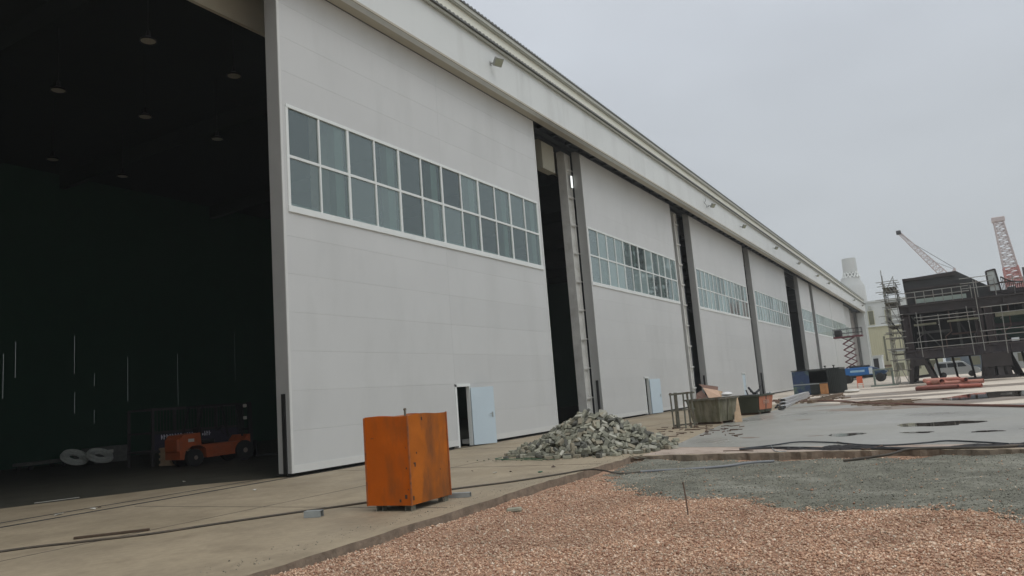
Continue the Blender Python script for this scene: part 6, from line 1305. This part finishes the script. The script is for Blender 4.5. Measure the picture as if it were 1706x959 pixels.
CG = mat('cage_steel', (.05, .045, .045), .6, .2, var=.3, scale=3); 
p = G(242, 770)
t = thing('storage_cage', 'dark steel storage cage with a pale lettered band behind the forklift', 'cage', (18.1, 26.4, 0), ang * .3)
Lc, Wc, Hc = 3.9, 1.6, 2.15
for x in (0, Lc / 2, Lc):
    for y in (0, Wc): b = MB(); b.bar((x, y, .0), (x, y, Hc), .09); b.build('post', CG, t, world=False)
for z in (.55, 1.25, Hc):
    b = MB()
    for y in (0, Wc): b.bar((0, y, z), (Lc, y, z), .07)
    for x in (0, Lc): b.bar((x, 0, z), (x, Wc, z), .07)
    b.build('rail', CG, t, world=False)
b = MB()
for i in range(30): b.bar((.13 * i + .06, 0, 1.25), (.13 * i + .06, 0, Hc), .02)
b.build('mesh_bars', CG, t, world=False)
b = MB(); b.box(.05, Lc - .05, .02, .04, .55, 1.2); b.build('side_panel', mat('cage_dark_panel', (.04, .035, .055), .7), t, world=False)
b = MB(); r = random.Random(3)
x = .35
while x < 2.5:
    w_ = r.uniform(.04, .11); b.box(x, x + .03, .008, .018, .98, 1.16); b.box(x, x + w_, .008, .018, 1.0 + r.choice([0, .06, .12]), 1.02 + r.choice([0, .06, .1])); x += w_ + .05
b.build('lettering', mat('faded_letter', (.70, .68, .76), .7), t, world=False)
b = MB(); b.box(.05, Lc - .05, .05, Wc - .05, .5, .55); b.build('floor_plate', CG, t, world=False)
for i, (x, y) in enumerate([(18.1, 25.3)]):
    t = thing('timber_pallet', 'weathered yellowish timber crate base left of the forklift', 'pallet', (x, y, 0), ang * .3)
    for z in (.02, .22, .42, .6): 
        b = MB(); b.box(0, 1.3, 0, .1, z, z + .08); b.box(0, 1.3, .7, .8, z, z + .08); b.build('slat', PLY, t, world=False)
    for xx in (0, .6, 1.2): b = MB(); b.box(xx, xx + .1, .1, .7, .02, .66); b.build('block', PLY, t, world=False)
def torus(R1, r1, n1, n2, M):
    b = MB()
    for i in range(n1):
        a = 6.28318 * i / n1
        for k in range(n2): c_ = 6.28318 * k / n2; b.v.append(M @ Vector(((R1 + r1 * math.cos(c_)) * math.cos(a), (R1 + r1 * math.cos(c_)) * math.sin(a), r1 * math.sin(c_))))
    for i in range(n1):
        for k in range(n2): b.f.append((i * n2 + k, ((i + 1) % n1) * n2 + k, ((i + 1) % n1) * n2 + (k + 1) % n2, i * n2 + (k + 1) % n2))
    return b
COI = mat('pale_hose_coil', (.45, .46, .42), .6, var=.2, scale=8)
for (px, py, lab, tl) in ((124, 779, 'pale coil of hose lying flat on the hall floor, left one', 0.55), (166, 775, 'pale coil of hose lying tilted on the hall floor, right one', .5)):
    p = G(px, py); M = Matrix.Translation((p.x, p.y, .17 + tl * .5)) @ Matrix.Rotation(tl, 4, 'X') ; b = MB()
    for k, (R1, dz) in enumerate(((.50, 0), (.38, .02), (.46, .10), (.27, .03))): q_ = torus(R1, .065, 28, 8, M @ Matrix.Translation((0, 0, dz - .03))); b.raw(q_.v, q_.f)
    tag(b.build('hose_coil', COI, smooth=True), lab, 'hose coil')
GRYD = mat('dark_tube_coil', (.12, .12, .11), .7, var=.3, scale=6)
for (px, py, lab, R1) in ((112, 770, 'large dark coil leaning behind the pale coils, left one', .75), (160, 766, 'large dark coil leaning behind the pale coils, right one', .8)):
    p = G(px, py); M = Matrix.Translation((p.x, p.y + .8, R1 * .62)) @ Matrix.Rotation(math.radians(52), 4, 'X'); b = MB()
    for k in range(3): q_ = torus(R1 - .12 * k, .06, 30, 6, M @ Matrix.Translation((0, 0, .05 * k))); b.raw(q_.v, q_.f)
    tag(b.build('hose_coil', GRYD, smooth=True), lab, 'hose coil')
p = G(45, 784); t = thing('low_trolley', 'low dark trolley at the far left inside the hall', 'trolley', (p.x, p.y, 0), .2)
b = MB(); b.bbox(0, 2.2, 0, .9, .2, .34, .02); b.build('deck', GRYD, t, world=False)
for x in (.25, 1.9):
    for y in (.1, .8): MB().lathe([(.1, -.04), (.1, .04)], 14, Matrix.Translation((x, y, .1)) @ M9).build('wheel', TYRE, t, world=False)
t = thing('dark_crate', 'dark crate with a small white label between the coils and the cage', 'crate', (G(212, 770).x + .3, G(212, 770).y + 1.6, 0), .1)
b = MB(); b.bbox(-.9, .9, 0, .9, .02, .75, .02); b.build('body', GRYD, t, world=False); b = MB(); b.box(-.25, .05, -.012, -.004, .45, .6); b.build('label_plate', LIT, t, world=False)

# ================================================================== AIR
hz = MB(); hz.box(-30, 420, -140, 120, -2.5, 60)
hm = bpy.data.materials.new('haze'); hm.use_nodes = True; N = hm.node_tree.nodes; N.clear()
o_ = N.new('ShaderNodeOutputMaterial'); pv = N.new('ShaderNodeVolumePrincipled'); pv.inputs['Color'].default_value = (.97, .99, .99, 1); pv.inputs['Density'].default_value = 0.0007; pv.inputs['Anisotropy'].default_value = 0.2
hm.node_tree.links.new(pv.outputs[0], o_.inputs['Volume'])
tag(hz.build('haze', hm), kind='stuff')
